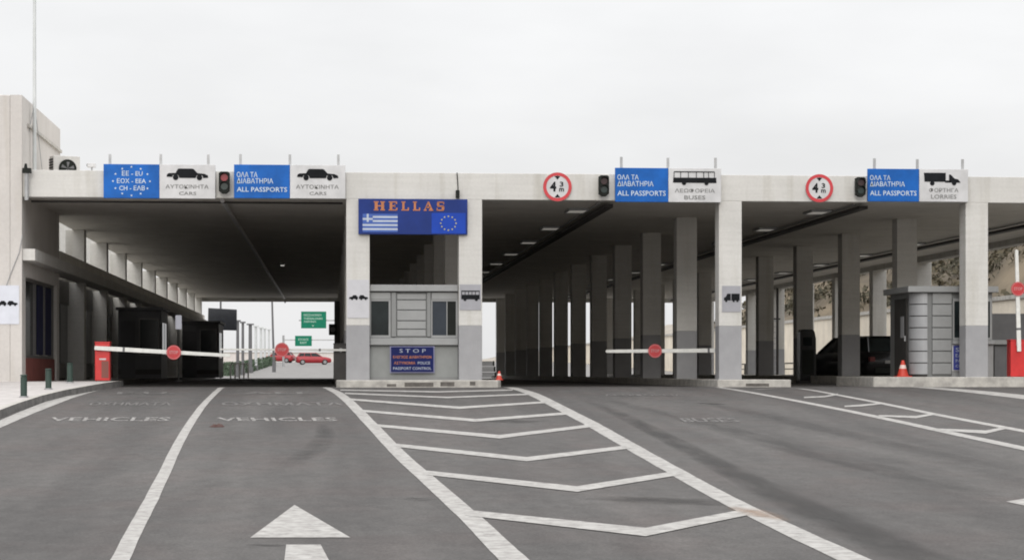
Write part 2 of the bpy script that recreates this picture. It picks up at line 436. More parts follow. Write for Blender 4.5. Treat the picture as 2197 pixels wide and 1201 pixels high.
xs_, ys_ = -2.1, Y0*1.62
t = thing('ceiling_spotlight', (xs_, ys_, 5.1), 'single small bright round lamp on the dark ceiling of the second lane', 'ceiling light')
MB().tube((xs_, ys_, 5.02), (xs_, ys_, 5.099), .10, n=14).build('housing', M_steel, t)
MB().tube((xs_, ys_, 4.985), (xs_, ys_, 5.019), .085, n=14).build('lens', mat('spot_lens', (.7, .7, .7), .4, emit=(1, .97, .9, .5)), t)

# ------------------------------------------------------------------ office building on the left
off = thing('office_building', (XW-4, Y0, 0), 'cream office building with square tower block along the left lane', 'building')
TT = Z(48, 205, Y0); TD = Y0+8.3
YF = Y0-.1
M2 = M_tower
mb = MB()
mb.box(-34, XW-.3, YF, TD, -.4, TT)
mb.build('tower_block', M2, off, bevel=.03)
mb = MB()
mb.box(XW-.3, XW, YF, Y0+.62, -.1, TT)
mb.box(XW-.3, XW, Y0+.62, TD, 5.76, TT)
mb.box(XW-.3, XW, Y0+.62, Y0+K, 3.66, 5.76)
mb.box(XW-.3, XW, Y0+.62, Y0+K-.1, 2.95, 3.35)
mb.build('side_wall', M2, off)
MB().box(XW, XW+.07, Y0+.9, TD-.1, 6.98, 7.06).build('ledge', M_conc, off)
MB().box(XW-.3, XW-.05, Y0+.62, Y0+K-.1, -.02, .78).build('red_panel', M_redd, off)
wf = MB().box(XW-.22, XW-.08, Y0+.62, Y0+K-.1, .78, .86).box(XW-.22, XW-.08, Y0+.62, Y0+K-.1, 2.87, 2.95)
for yv in (Y0+.64, Y0+3.3, Y0+5.3, Y0+K-.2): wf.box(XW-.22, XW-.08, yv, yv+.09, .86, 2.87)
wfo = wf.build('window', M_frame, off)
MB().box(XW-.19, XW-.16, Y0+.7, Y0+K-.2, .86, 2.87).build('pane', M_glass, wfo)
MB().box(XW-.155, XW-.13, Y0+4.1, Y0+K-.25, .9, 2.85).build('curtain', M_curt, wfo)
# canopy ledge slab along the office
mb = MB(); mb.box(-20, XW+.33, Y0+.0, Y0+11.4*K, 3.352, 3.66)
SL = mb.v; mb.v = [(x if x > -19 else XW-.29, y if y > Y0+1 else Y0+.02, z) for x, y, z in SL]
mb.build('ledge_slab', M_cream, off, bevel=.01)
MB().box(-20, XW-.6, TD, Y0+11.4*K, 3.3, 3.6).build('flat_roof', M_conc, off)
MB().box(XW-.05, XW+.04, Y0+K+.62, Y0+11.4*K, 3.66, 4.03).build('upstand', M_ceil, off)
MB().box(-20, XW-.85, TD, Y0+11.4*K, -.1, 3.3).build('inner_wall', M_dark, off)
for k in range(1, 12):
    y = Y0+k*K
    mb = MB(); mb.box(XW-.62, XW, y, y+.62, -.02, 3.35); mb.box(XW-.62, XW, y, y+.62, 3.66 if k > 1 else 3.66, 5.098 if k > 1 else 5.74)
    mb.build('pier', M2 if k == 1 else M_cream, off, bevel=.01)
    if k < 11:
        f = MB().box(XW-.6, XW-.5, y+.62, y+K, 2.6, 3.35).box(XW-.6, XW-.5, y+.62, y+K, .2, .7)
        for q in (0, .33, .66): f.box(XW-.6, XW-.5, y+.62+q*(K-.62), y+.74+q*(K-.62), .7, 2.6)
        f = f.build('shopfront', M_frame, off)
        MB().box(XW-.57, XW-.54, y+.75, y+K-.05, .7, 2.6).build('pane', M_glass, f)
MB().box(XW-4.3, XW-4.0, TD+.01, Y0+11.4*K, 3.6, 7.3).build('light_well_wall', M_cream, off)
# rain pipe
dp = thing('downpipe', (X(58, YF), YF-.08, 5.0), 'short grey downpipe at the corner of tower and canopy beam', 'pipe')
xx = X(58, YF)
MB().tube((xx, YF-.09, Z(58, 430, YF)), (xx, YF-.09, Z(58, 372, YF)), .055).build('pipe', M_steel, dp)
MB().box(xx-.10, xx+.12, YF-.2, YF+.0, Z(58, 372, YF), Z(58, 362, YF)).tube((xx-.02, YF-.1, Z(58, 362, YF)), (xx-.02, YF-.1, Z(58, 352, YF)), .05, .03).build('hopper', M_black, dp)
cb = MB(); p = [(48, 505), (42, 540), (22, 590), (14, 612)]
cb.path([(X(a, YF), YF-.02, Z(a, b, YF)) for a, b in p], .012)
tag(cb.build('wall_cable', M_steel), 'thin cable running down the cream wall to the small sign', 'cable')
# antenna mast
xm = X(74, Y0+1.5)
ms = thing('antenna_mast', (xm, Y0+1.5, 5.42), 'tall thin pale mast rising from the roof beside the tower', 'mast')
MB().tube((xm, Y0+1.5, 5.42), (xm, Y0+1.5, 11.4), .055, .04).build('pole', M_mast, ms)
MB().box(xm-.15, xm+.15, Y0+1.35, Y0+1.65, 5.42, 5.5).build('base_plate', M_steel, ms)
MB().path([(xm-.0, Y0+1.5, 7.7), (xm-.28, Y0+1.0, 5.8)], .012).path([(xm, Y0+1.5, 7.7), (xm+.2, Y0+1.9, 5.5)], .01).build('stay_wire', M_steel, ms)

# air conditioner on the roof
def ac_unit():
    cx, cy = X(139, Y0+3), Y0+3
    z0, z1 = 5.58, Z(140, 336, Y0+3)
    t = thing('air_conditioner', (cx, cy, 5.42), 'white air conditioner outdoor unit with black fan on the roof beside the tower', 'air conditioner')
    a = R(24); ca, sa = math.cos(a), math.sin(a)
    def tr(mb): mb.v = [(cx+ca*x-sa*y, cy+sa*x+ca*y, z) for x, y, z in mb.v]; return mb
    tr(MB().box(-.38, .38, -.19, .19, z0, z1)).build('casing', mat('ac_casing', (.5, .49, .47), .5), t, bevel=.015)
    tr(MB().ring(.02, z0+.46, .25, .22, -.215, -.192)).build('fan_guard', M_black, t)
    f = MB().disc(.02, z0+.46, .22, -.2, -.192)
    tr(f).build('fan_opening', M_black, t)
    fb = MB()
    for k in range(5):
        q = 2*math.pi*k/5
        fb.prism([(.02, z0+.46), (.02+.19*math.cos(q), z0+.46+.19*math.sin(q)), (.02+.19*math.cos(q+.5), z0+.46+.19*math.sin(q+.5))], -.208, -.203)
    tr(fb).build('fan_blades', M_greydk, t)
    g = MB()
    for k in range(9): g.box(-.40, -.381, -.17, .17, z0+.08+k*.075, z0+.13+k*.075)
    tr(g).build('side_grille', M_dark, t)
    tr(MB().box(-.3, -.2, -.19, .19, 5.42, z0).box(.2, .3, -.19, .19, 5.42, z0)).build('feet', M_steel, t)
ac_unit()
# small roof camera
xv = X(198, Y0+2)
t = thing('roof_camera', (xv, Y0+2, 5.42), 'small pale camera on a short stub behind the beam left of signs', 'camera')
zz = Z(198, 357, Y0+2)
MB().box(xv-.12, xv+.10, Y0+1.8, Y0+2.0, zz-.04, zz+.07).build('housing', M_signw, t, bevel=.01)
MB().tube((xv, Y0+1.9, 5.42), (xv, Y0+1.9, zz-.04), .02).build('stub', M_steel, t)
MB().tube((xv-.14, Y0+1.9, zz+.02), (xv-.12, Y0+1.9, zz+.02), .035).build('lens', M_black, t)

# ------------------------------------------------------------------ islands, pavement
def island(name, pts, zt, label, grime=None):
    t = thing(name, (pts[0][0], pts[0][1], 0), label, 'traffic island')
    n = len(pts); mb = MB().prismz(pts, -.1, zt)
    mb.build('kerb', M_conc, t, bevel=.02)
    if grime:
        g = MB()
        for (a, b, z0_, z1_) in grime:
            g.box(a, b, pts[0][1]-.004, pts[0][1]+.05, z0_, z1_)
        g.build('grime_patch', M_dirt, t)
    return t
ya = 58.95
xa0, xa1 = X(722, ya), X(1076, ya)
island('traffic_island', [(xa0+.1, ya), (xa1-.1, ya), (xa1, ya+.25), (xa1, Y0+11.3*K), (xa0, Y0+11.3*K), (xa0, ya+.25)], .19,
       'low concrete island under the two central columns and grey booth', [(X(868, ya), X(930, ya), .02, .13), (X(945, ya), X(975, ya), .03, .14), (X(1008, ya), X(1020, ya), .05, .15), (X(830, ya), X(850, ya), .02, .09)])
xc0, xc1 = cols['C']-.48, X(1697, ya+.3)
island('traffic_island', [(xc0, ya+.3), (xc1, ya+.3), (xc1+.02, ya+.6), (cols['C']+.9, Y0+8), (cols['C']+.7, Y0+11.3*K), (xc0, Y0+11.3*K)], .20,
       'low concrete island under the column with the lorry pictogram', [(X(1600, ya+.3), X(1650, ya+.3), .02, .1)])
yd = 59.1
xd0 = X(1962, yd)
island('traffic_island', [(xd0, yd+.35), (xd0+.5, yd+.05), (xd0+1.2, yd), (XE+1, yd-.1), (XE+1, Y0+11.3*K), (cols['D']-.5, Y0+11.3*K), (cols['D']-.5, Y0+6), (xd0-.9, Y0+4.5), (xd0-.9, yd+.9)], .27,
       'raised concrete island under right column, booth and raised barrier', None)
# left pavement with kerb following the bend
kp = [(-260, 960), (-120, 918), (-40, 892), (0, 880), (40, 865), (90, 849), (140, 837), (190, 828), (225, 822), (245, 819)]
edge = [GP(a, b, .15) for a, b in kp]
edge.append(Vector((X(247, 59.5), 60.3, .15)))
edge.append(Vector((X(247, 59.5), 61.8, .15)))
edge.append(Vector((XW+1.3, 66, .15))); edge.append(Vector((XW+.9, 141, .15)))
mb = MB(); n = len(edge)
for p in edge: mb.v += [(p.x, p.y, p.z), (min(-40, p.x-20), p.y, p.z)]
for i in range(n-1): mb.f.append((2*i, 2*i+2, 2*i+3, 2*i+1)); mb.m.append(0)
struct(mb.build('pavement', M_pave))
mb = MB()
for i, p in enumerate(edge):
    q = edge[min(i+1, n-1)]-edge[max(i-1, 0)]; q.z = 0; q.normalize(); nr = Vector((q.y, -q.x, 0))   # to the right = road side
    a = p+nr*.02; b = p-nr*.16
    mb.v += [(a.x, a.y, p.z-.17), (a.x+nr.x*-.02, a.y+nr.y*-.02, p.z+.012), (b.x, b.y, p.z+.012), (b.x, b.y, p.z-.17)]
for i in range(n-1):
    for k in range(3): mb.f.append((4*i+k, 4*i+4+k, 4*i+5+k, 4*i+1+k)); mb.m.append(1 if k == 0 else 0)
struct(mb.build('kerb', [M_conc, mat('shaded_kerb_face', (.12, .115, .11), .9, var=.3, scale=3)]))  # second slot: road-side face coloured darker, its shade put into the colour
# slab joints
mb = MB()
for k in range(14):
    y = 44+k*1.25
    mb.add([(-20, y, G(y)+.153), (-20, y+.03, G(y+.03)+.153), (XW-.0, y+.03, G(y+.03)+.153), (XW, y, G(y)+.153)], [(0, 1, 2, 3)])
jo = mb.build('pavement_joints', mat('joint_dark', (.3, .26, .235), .9)); struct(jo)
# drop joints that would lie off the pavement
# bollards
def bollard(px, pb, pt, label):
    g = GP(px, pb, .15); zt = Z(px, pt, g.y); h = zt-g.z; r = .075
    t = thing('bollard', tuple(g), label, 'bollard', 'green bollards on the left pavement')
    MB().tube((g.x, g.y, g.z), (g.x, g.y, g.z+h*.9), r, n=16).build('post', M_bollard, t, smooth=False)
    MB().tube((g.x, g.y, g.z+h*.9), (g.x, g.y, g.z+h*.93), r*.8, n=16).tube((g.x, g.y, g.z+h*.93), (g.x, g.y, g.z+h*.985), r*1.08, n=16).tube((g.x, g.y, g.z+h*.985), (g.x, g.y, g.z+h), r*1.08, r*.6, n=16).build('cap', M_bollard, t)
    MB().tube((g.x, g.y, g.z), (g.x, g.y, g.z+.03), r*1.35, n=16).build('base_collar', M_steel, t)
bollard(51, 852, 803, 'dark green bollard nearest the camera, on the left pavement')
bollard(104, 835, 790, 'dark green bollard between the nearest and the farthest one')
bollard(150, 821, 778, 'dark green bollard farthest along, closest to the red barrier housing')

# ------------------------------------------------------------------ road markings
LF = .006
def mark(name, quads, m=None, lift=LF):
    """pieces painted on the road: each a list of photo-measured corner points dropped on to the road surface"""
    mb = MB()
    for q in quads:
        vs = [GP(a, b, lift) for a, b in q]; mb.add(vs, [tuple(range(len(vs)))])
    return struct(mb.build(name, m or M_paint))
def line(name, pts, m=None, step=5, lift=LF, horiz=True):
    """pts: (x, y, width px)"""
    dense = []
    for (a, b, c), (d_, e, f) in zip(pts, pts[1:]):
        for k in range(step): t_ = k/step; dense.append((a+(d_-a)*t_, b+(e-b)*t_, c+(f-c)*t_))
    dense.append(pts[-1])
    # smooth
    for _ in range(3):
        dense = [dense[0]]+[tuple((dense[i-1][k]+2*dense[i][k]+dense[i+1][k])/4 for k in range(3)) for i in range(1, len(dense)-1)]+[dense[-1]]
    mb = MB(); jr = random.Random(len(pts))
    for (a, b, c) in dense:
        j = jr.uniform(-.02, .02)*c
        if horiz: p, q = GP(a-c/2+j, b, lift), GP(a+c/2+j, b, lift)
        else: p, q = GP(a, b+c/2, lift), GP(a, b-c/2, lift)
        mb.v += [tuple(p), tuple(q)]
    for i in range(len(dense)-1): mb.f.append((2*i, 2*i+1, 2*i+3, 2*i+2)); mb.m.append(0)
    return struct(mb.build(name, m or M_paint))
line('edge_line', [(238, 826.5, 28), (150, 848, 38), (70, 879, 38), (0, 909, 36), (-90, 950, 40)])
line('lane_line', [(478, 828, 12), (455, 848, 13), (430, 875, 16), (405, 912, 19), (380, 955, 22), (352, 1015, 26), (325, 1070, 31), (292, 1130, 35), (257, 1201, 41), (210, 1300, 56)])
line('lane_line', [(694, 828, 15), (728, 843, 22), (757, 868, 24), (786, 899, 27), (826, 941, 30), (866, 982, 34), (924, 1033, 40), (993, 1094, 48), (1050, 1148, 56), (1104, 1201, 66), (1205, 1300, 82)])
line('lane_line', [(1090, 829, 22), (1140, 842, 28), (1200, 873, 31), (1265, 906, 35), (1335, 946, 38), (1400, 983, 41), (1470, 1022, 45), (1550, 1066, 51), (1640, 1110, 57), (1735, 1155, 66), (1835, 1201, 74), (2050, 1295, 100)])
chev = [[(742, 837, 2.5), (940, 840, 3), (1100, 836, 2.5)], [(752, 844, 3), (960, 852, 3), (1135, 845, 3)], [(765, 857, 4), (985, 874, 5), (1172, 862, 4)],
        [(785, 881, 4.5), (1020, 901, 6), (1217, 886, 5)], [(812, 912, 5.5), (1072, 936, 7.5), (1280, 911, 6)], [(862, 955, 7), (1130, 984, 9), (1355, 957, 7.5)],
        [(920, 1013, 9), (1238, 1048, 12), (1465, 1012, 10)], [(1010, 1099, 12), (1385, 1140, 18), (1608, 1096, 14)]]
for c in chev: 
    (a, b, w1), (cx, cy, w2), (e, f, w3) = c; a -= 12; b -= .8
    mark('chevron_marking', [[(a, b-w1/2), (a, b+w1/2), (cx, cy+w2/2), (cx, cy-w2/2)], [(cx, cy-w2/2), (cx, cy+w2/2), (e, f+w3/2), (e, f-w3/2)]], lift=LF+.003)
line('edge_line', [(1500, 824, 15), (1600, 839, 19), (1740, 865, 23), (1880, 893, 27), (2040, 928, 33), (2197, 961, 39), (2330, 990, 44)], horiz=True)
line('edge_line', [(1620, 835, 12), (1670, 832.5, 12), (1725, 833, 14), (1810, 849, 18), (1905, 867, 21), (2015, 890, 25), (2165, 918, 30), (2330, 949, 36)], horiz=True)
for c in ([(1725, 852, 2.5), (1770, 850, 3), (1798, 845, 3)], [(1812, 871, 3), (1850, 869, 4), (1893, 864.5, 3)], [(1885, 891, 3), (1965, 894, 5), (2004, 887.5, 4)], [(2002, 920, 4), (2115, 926, 7), (2158, 917, 5)]):
    (a, b, w1), (cx, cy, w2), (e, f, w3) = c
    mark('chevron_marking', [[(a, b-w1/2), (a, b+w1/2), (cx, cy+w2/2), (cx, cy-w2/2)], [(cx, cy-w2/2), (cx, cy+w2/2), (e, f+w3/2), (e, f-w3/2)]], lift=LF+.003)
line('edge_line', [(1960, 829, 40), (2060, 836, 60), (2200, 851, 80), (2300, 863, 80)])
mark('arrow_marking', [[(632, 1082), (537, 1152), (752, 1152)], [(614, 1167), (688, 1167), (706, 1201), (712, 1230), (606, 1230), (610, 1201)]])
mark('arrow_marking', [[(2158, 1075), (2300, 1052), (2420, 1130)], [(2240, 1112), (2330, 1095), (2480, 1150), (2400, 1180)]])
M_worn = mat('worn_road_paint', (.11, .105, .10), .85, var=.05, scale=14, col2=(.36, .345, .33), mid=(.44, .60))
M_ghost = mat('ghost_road_paint', (.095, .09, .087), .85, var=.05, scale=14, col2=(.19, .182, .175), mid=(.46, .62))
def road_text(s, x0, x1, y0, y1, shear=0, m=None):
    vs, fs = text2d(s, .02); mb = MB()
    mb.add([GP(x0+(x1-x0)*u+shear*v, y1+(y0-y1)*v, .008) for u, v in vs], fs)
    struct(mb.build('road_lettering', m or M_worn))
road_text('VEHICLES', 104, 362, 894.5, 902.5, 6)
road_text('ΟΧΗΜΑΤΑ', 190, 366, 862.5, 869, 5, M_ghost)
road_text('E.U.', 250, 375, 840, 845, 3, M_ghost)
road_text('VEHICLES', 470, 726, 895, 902.5, -5)
road_text('ΟΧΗΜΑΤΑ', 478, 738, 862.5, 869, -5, M_ghost)
road_text('ALL', 520, 680, 840, 845, -3, M_ghost)
road_text('BUSES', 1470, 1590, 896, 905, -14, M_ghost)
road_text('ΛΕΩΦΟΡΕΙΑ', 1300, 1470, 845, 849, -8, M_ghost)
# stains and tyre marks
def stain_mat(name, col, amt, sc_=(2, .4, 1)):
    m = bpy.data.materials.new(name); m.use_nodes = True; t = m.node_tree; b = t.nodes['Principled BSDF']
    b.inputs['Base Color'].default_value = col+(1,); b.inputs['Roughness'].default_value = .85
    at = t.nodes.new('ShaderNodeAttribute'); at.attribute_name = 'edge'
    g = t.nodes.new('ShaderNodeNewGeometry'); mpn = t.nodes.new('ShaderNodeMapping'); mpn.inputs['Scale'].default_value = sc_
    n = t.nodes.new('ShaderNodeTexNoise'); n.inputs['Scale'].default_value = 1.6; n.inputs['Detail'].default_value = 7
    r = t.nodes.new('ShaderNodeMapRange'); r.inputs[1].default_value = .35; r.inputs[2].default_value = .62; r.inputs[3].default_value = .3; r.inputs[4].default_value = 1
    mu = t.nodes.new('ShaderNodeMath'); mu.operation = 'MULTIPLY'; m3 = t.nodes.new('ShaderNodeMath'); m3.operation = 'MULTIPLY'; m3.inputs[1].default_value = amt
    t.links.new(g.outputs['Position'], mpn.inputs[0]); t.links.new(mpn.outputs[0], n.inputs['Vector']); t.links.new(n.outputs[0], r.inputs[0])
    t.links.new(at.outputs['Fac'], mu.inputs[0]); t.links.new(r.outputs[0], mu.inputs[1]); t.links.new(mu.outputs[0], m3.inputs[0]); t.links.new(m3.outputs[0], b.inputs['Alpha'])
    return m
def stain(name, pts, m, lift=.003):
    mb = MB(); pr = [(-1, 0), (-.55, .6), (0, 1), (.55, .6), (1, 0)]
    dense = []
    for i, ((a, b, c), (d_, e, f)) in enumerate(zip(pts, pts[1:])):
        for k in range(6): t_ = k/6; dense.append((a+(d_-a)*t_, b+(e-b)*t_, c+(f-c)*t_))
    dense.append(pts[-1]); nn = len(dense); vals = []
    for i, (a, b, c) in enumerate(dense):
        en = min(1, 3*min(i, nn-1-i)/nn*1.5)
        for u, v in pr: mb.v.append(tuple(GP(a+u*c/2, b, lift))); vals.append(v*en)
    for i in range(nn-1):
        for k in range(4): q = i*5+k; mb.f.append((q, q+1, q+6, q+5)); mb.m.append(0)
    o = mb.build(name, m); at = o.data.attributes.new('edge', 'FLOAT', 'POINT')
    for i, v in enumerate(vals): at.data[i].value = v
    return struct(o)
S1 = stain_mat('tyre_dark', (.035, .033, .031), .75)
S2 = stain_mat('patch_dark', (.03, .028, .026), .6, (1, 1, 1))
S3 = stain_mat('rust_tint', (.30, .19, .12), .55, (3, 3, 1))
stain('tyre_marks', [(1240, 852, 36), (1330, 888, 46), (1430, 938, 60), (1530, 990, 76), (1650, 1052, 105), (1790, 1115, 140), (1950, 1188, 170), (2080, 1245, 190)], S1)
stain('tyre_marks', [(1270, 850, 50), (1500, 905, 80), (1750, 975, 120), (1950, 1020, 120), (2197, 1085, 150)], stain_mat('tyre_faint', (.05, .048, .046), .4))
stain('tyre_marks', [(1450, 850, 60), (1700, 905, 80), (1950, 960, 90), (2197, 1015, 90)], MATS.get('x') or stain_mat('tyre_faint2', (.05, .048, .046), .3))
stain('road_stain', [(1310, 1062, 30), (1400, 1070, 320), (1480, 1080, 240), (1560, 1085, 30)], S2)
stain('road_stain', [(885, 1066, 20), (900, 1070, 90), (900, 1075, 20)], S2)
stain('road_stain', [(545, 1166, 20), (580, 1168, 120), (590, 1172, 20)], S2)
stain('road_stain', [(1040, 895, 30), (1090, 903, 180), (1110, 908, 30)], S2)
stain('road_stain', [(615, 1000, 60), (680, 960, 70), (700, 930, 50), (690, 905, 30)], stain_mat('patch_faint', (.05, .048, .046), .45, (1, 1, 1)))
stain('road_stain', [(1500, 863, 30), (1530, 866, 70), (1550, 868, 20)], S2)
stain('rust_stain', [(1570, 1084, 20), (1600, 1092, 80), (1640, 1104, 90), (1690, 1118, 30)], S3, .012)
# dropped brown rag on the road
g = GP(466, 915)
mb = MB(); rr = random.Random(5)
pts = []
for i in range(10):
    a = 2*math.pi*i/10; pts.append((g.x+math.cos(a)*(.12+.04*rr.random()), g.y+math.sin(a)*(.18+.08*rr.random())))
vs = [(x, y, G(y)+.004) for x, y in pts]+[(g.x+(x-g.x)*.55, g.y+(y-g.y)*.55, G(y)+.03+.03*rr.random()) for x, y in pts]+[(g.x, g.y, G(g.y)+.035)]
mb.add(vs, [(i, (i+1) % 10, 10+(i+1) % 10, 10+i) for i in range(10)]+[(10+i, 10+(i+1) % 10, 20) for i in range(10)])
tag(mb.build('rag', mat('rag_brown', (.06, .025, .02), .9)), 'crumpled dark reddish rag lying on the road in the second lane', 'rag')

# ================================================================== SIGNS
YS = Y0-.14
def star(cx, cz, r):
    return [(cx+(r if i % 2 == 0 else r*.42)*math.cos(math.pi/2+i*math.pi/5), cz+(r if i % 2 == 0 else r*.42)*math.sin(math.pi/2+i*math.pi/5)) for i in range(10)]
def lane_sign(x0, xm, x1, yt, yb, rods, blue, pict, words, label):
    a, b, c = X(x0, YS), X(xm, YS), X(x1, YS); zt, zb = Z(x0, yt, YS), Z(x0, yb, YS)
    t = thing('lane_sign', ((a+c)/2, YS, zb), label, 'sign', 'blue and white lane signs on the canopy beam')
    bp = MB().box(a, b-.003, YS, YS+.09, zb, zt).build('blue_panel', M_blue, t, bevel=.008)
    wp = MB().box(b+.003, c, YS-.01, YS+.09, zb+.0, zt-.0).build('white_panel', M_signw, t, bevel=.008)
    for r in rods:
        xr = X(r[0], YS+.12); MB().box(xr-.035, xr+.035, YS+.095, YS+.135, zb+.05, Z(r[0], r[1], YS)).build('support_rod', M_steel, t)
    H = zt-zb; W = b-a; W2 = c-b
    lt = MB(); yl = YS-.006
    for (s, u0, u1, v0, v1) in blue:
        lt = MB(); text_front(lt, s, a+W*u0, a+W*u1, zb+H*v0, zb+H*v1, yl); lt.build('lettering', M_letw, bp)
    if blue[0][0].startswith('EE') or blue[0][0].startswith('ΕΕ'):
        st = MB(); n0 = 12
        for i in range(n0):
            q = 2*math.pi*i/n0
            st.prism(star(a+W*.5+W*.33*math.cos(q), zb+H*.5+H*.42*math.sin(q), .035), yl-.001, yl)
        st.build('star_ring', M_letw, bp)
    for (s, u0, u1, v0, v1) in words:
        lk = MB(); text_front(lk, s, b+W2*u0, b+W2*u1, zb+H*v0, zb+H*v1, YS-.016); lk.build('lettering', M_letk, wp)
    pk = MB()
    for pl in pict:
        if pl[0] == 'w':
            pk.disc(b+W2*pl[1], zb+H*pl[2], H*pl[3], YS-.022, YS-.012, n=16)
        else: pk.prism([(b+W2*u, zb+H*v) for u, v in pl[1]], YS-.02, YS-.012)
    pk.build('pictogram', M_pict, wp)
    return t
# car silhouette, in units of the white panel (u across, v up)
def CP(pts, ox, oy, w, h):     # zoomed-photo coords -> panel units
    return [((x-ox)/w, 1-(y-oy)/h) for x, y in pts]
carp = [('p', CP([(1235, 545), (1245, 505), (1275, 488), (1385, 484), (1425, 418), (1450, 412), (1665, 412), (1690, 420), (1750, 485), (1870, 497), (1925, 522), (1932, 560), (1850, 566), (1830, 520), (1740, 520), (1720, 566), (1450, 566), (1430, 520), (1345, 520), (1325, 552)], 1115, 345, 935, 560)),
        ('w', (1387-1115)/935, 1-(558-345)/560, 46/560), ('w', (1785-1115)/935, 1-(558-345)/560, 46/560)]
busp = [('p', CP([(1605, 240), (1955, 240), (1957, 282), (1602, 280)], 1565, 165, 430, 270)), ('p', CP([(1612, 190), (1940, 190), (1945, 198), (1608, 198)], 1565, 165, 430, 270))]
for xx_ in (1608, 1662, 1725, 1790, 1850, 1890, 1938): busp.append(('p', CP([(xx_, 194), (xx_+5, 194), (xx_+5, 242), (xx_, 242)], 1565, 165, 430, 270)))
busp += [('w', (1692-1565)/430, 1-(283-165)/270, 17/270), ('w', (1875-1565)/430, 1-(283-165)/270, 17/270)]
lorp = [('p', CP([(1440, 183), (1605, 183), (1605, 250), (1445, 250)], 1405, 155, 370, 245)),
        ('p', CP([(1630, 195), (1642, 195), (1672, 226), (1700, 232), (1718, 256), (1630, 256)], 1405, 155, 370, 245)),
        ('p', CP([(1600, 240), (1640, 240), (1640, 256), (1600, 256)], 1405, 155, 370, 245)),
        ('w', (1503-1405)/370, 1-(262-155)/245, 17/245), ('w', (1668-1405)/370, 1-(260-155)/245, 17/245)]
allp = [('ΟΛΑ ΤΑ', .05, .42, .62, .78), ('ΔΙΑΒΑΤΗΡΙΑ', .05, .70, .44, .59), ('ALL PASSPORTS', .05, .95, .19, .33)]
lane_sign(222, 342, 462, 352, 425, [(236, 330), (345, 330), (447, 331)],
          [('ΕΕ - EU', .33, .70, .66, .80), ('ΕΟΧ - EEA', .24, .76, .44, .58), ('CH - ΕΛΒ', .28, .74, .23, .37)], carp,
          [('ΑΥΤΟΚΙΝΗΤΑ', .11, .88, .29, .41), ('CARS', .35, .66, .10, .20)], 'blue and white lane sign ringed with stars, car pictogram, leftmost on the beam')
lane_sign(502, 622, 741, 353, 425, [(516, 330), (622, 331), (726, 331)], allp, carp,
          [('ΑΥΤΟΚΙΝΗΤΑ', .11, .88, .29, .41), ('CARS', .35, .66, .10, .20)], 'blue and white ALL PASSPORTS sign with black car pictogram beside the central columns')
allp3 = [('ΟΛΑ ΤΑ', .04, .44, .65, .80), ('ΔΙΑΒΑΤΗΡΙΑ', .04, .72, .46, .61), ('ALL PASSPORTS', .04, .95, .18, .33)]
lane_sign(1320, 1434, 1547, 360, 433, [(1333, 336), (1433, 338), (1535, 338)], allp3, busp,
          [('ΛΕΩΦΟΡΕΙΑ', .12, .88, .28, .40), ('BUSES', .30, .70, .08, .20)], 'blue and white ALL PASSPORTS sign with black bus pictogram')
lane_sign(1862, 1972, 2077, 362, 432, [(1876, 339), (1968, 341), (2065, 341)], allp3, lorp,
          [('ΦΟΡΤΗΓΑ', .20, .80, .29, .42), ('LORRIES', .24, .76, .09, .22)], 'blue and white ALL PASSPORTS sign with black lorry pictogram, rightmost on the beam')

# HELLAS board
YB = Y0-.12
a, b = X(769, YB), X(1003, YB); zt, zb = Z(886, 427, YB), Z(886, 503, YB)
hb = thing('name_board', ((a+b)/2, YB, zb), 'navy blue HELLAS board with Greek and European flags above the booth', 'sign')
bd = MB().box(a, b, YB, YB+.08, zb, zt).build('board', M_navy, hb, bevel=.01)
def serif(ch, x, z, w, h):
    th, s = w*.24, h*.10; sw = w*.16; o = []
    B = lambda x0, x1, z0, z1: [(x+x0*w, z+z0*h), (x+x1*w, z+z0*h), (x+x1*w, z+z1*h), (x+x0*w, z+z1*h)]
    if ch == 'H': o = [B(.08, .34, .1, .9), B(.66, .92, .1, .9), B(0, .42, 0, .12), B(.58, 1, 0, .12), B(0, .42, .88, 1), B(.58, 1, .88, 1), B(.34, .66, .44, .57)]
    if ch == 'E': o = [B(.1, .38, .1, .9), B(0, .9, 0, .12), B(0, .88, .88, 1), B(.38, .66, .44, .57), B(.78, .95, .12, .3), B(.76, .9, .72, .88), B(.6, .7, .35, .66)]
    if ch == 'L': o = [B(.12, .40, .1, .9), B(0, .52, .88, 1), B(0, .95, 0, .12), B(.8, .97, .12, .34)]
    if ch == 'A': o = [[(x+.08*w, z+.1*h), (x+.2*w, z+.1*h), (x+.52*w, z+.86*h), (x+.44*w, z+h)], [(x+.44*w, z+h), (x+.58*w, z+h), (x+.95*w, z+.1*h), (x+.66*w, z+.1*h)], B(.24, .72, .3, .42), B(0, .32, 0, .12), B(.56, 1.02, 0, .12)]
    if ch == 'S': o = [B(.12, .82, .88, 1), B(.08, .34, .55, .92), B(.12, .84, .44, .58), B(.62, .9, .1, .5), B(.12, .84, 0, .12), B(.05, .16, 0, .3), B(.78, .88, .7, 1)]
    return o
lt = MB(); W = b-a
zl0, zl1 = Z(886, 452, YB), Z(886, 432.5, YB)
lx = [(802, 826), (834, 854), (861, 878), (886, 902), (909, 929), (936, 955)]
for ch, (p0, p1) in zip('HELLAS', lx):
    xa, xb = X(p0, YB), X(p1, YB)
    for pl in serif(ch, xa, zl0, xb-xa, zl1-zl0): lt.prism(pl, YB-.012, YB-.004-.0005*len(lt.m) % .003)
lt.build('lettering', M_orange, bd)
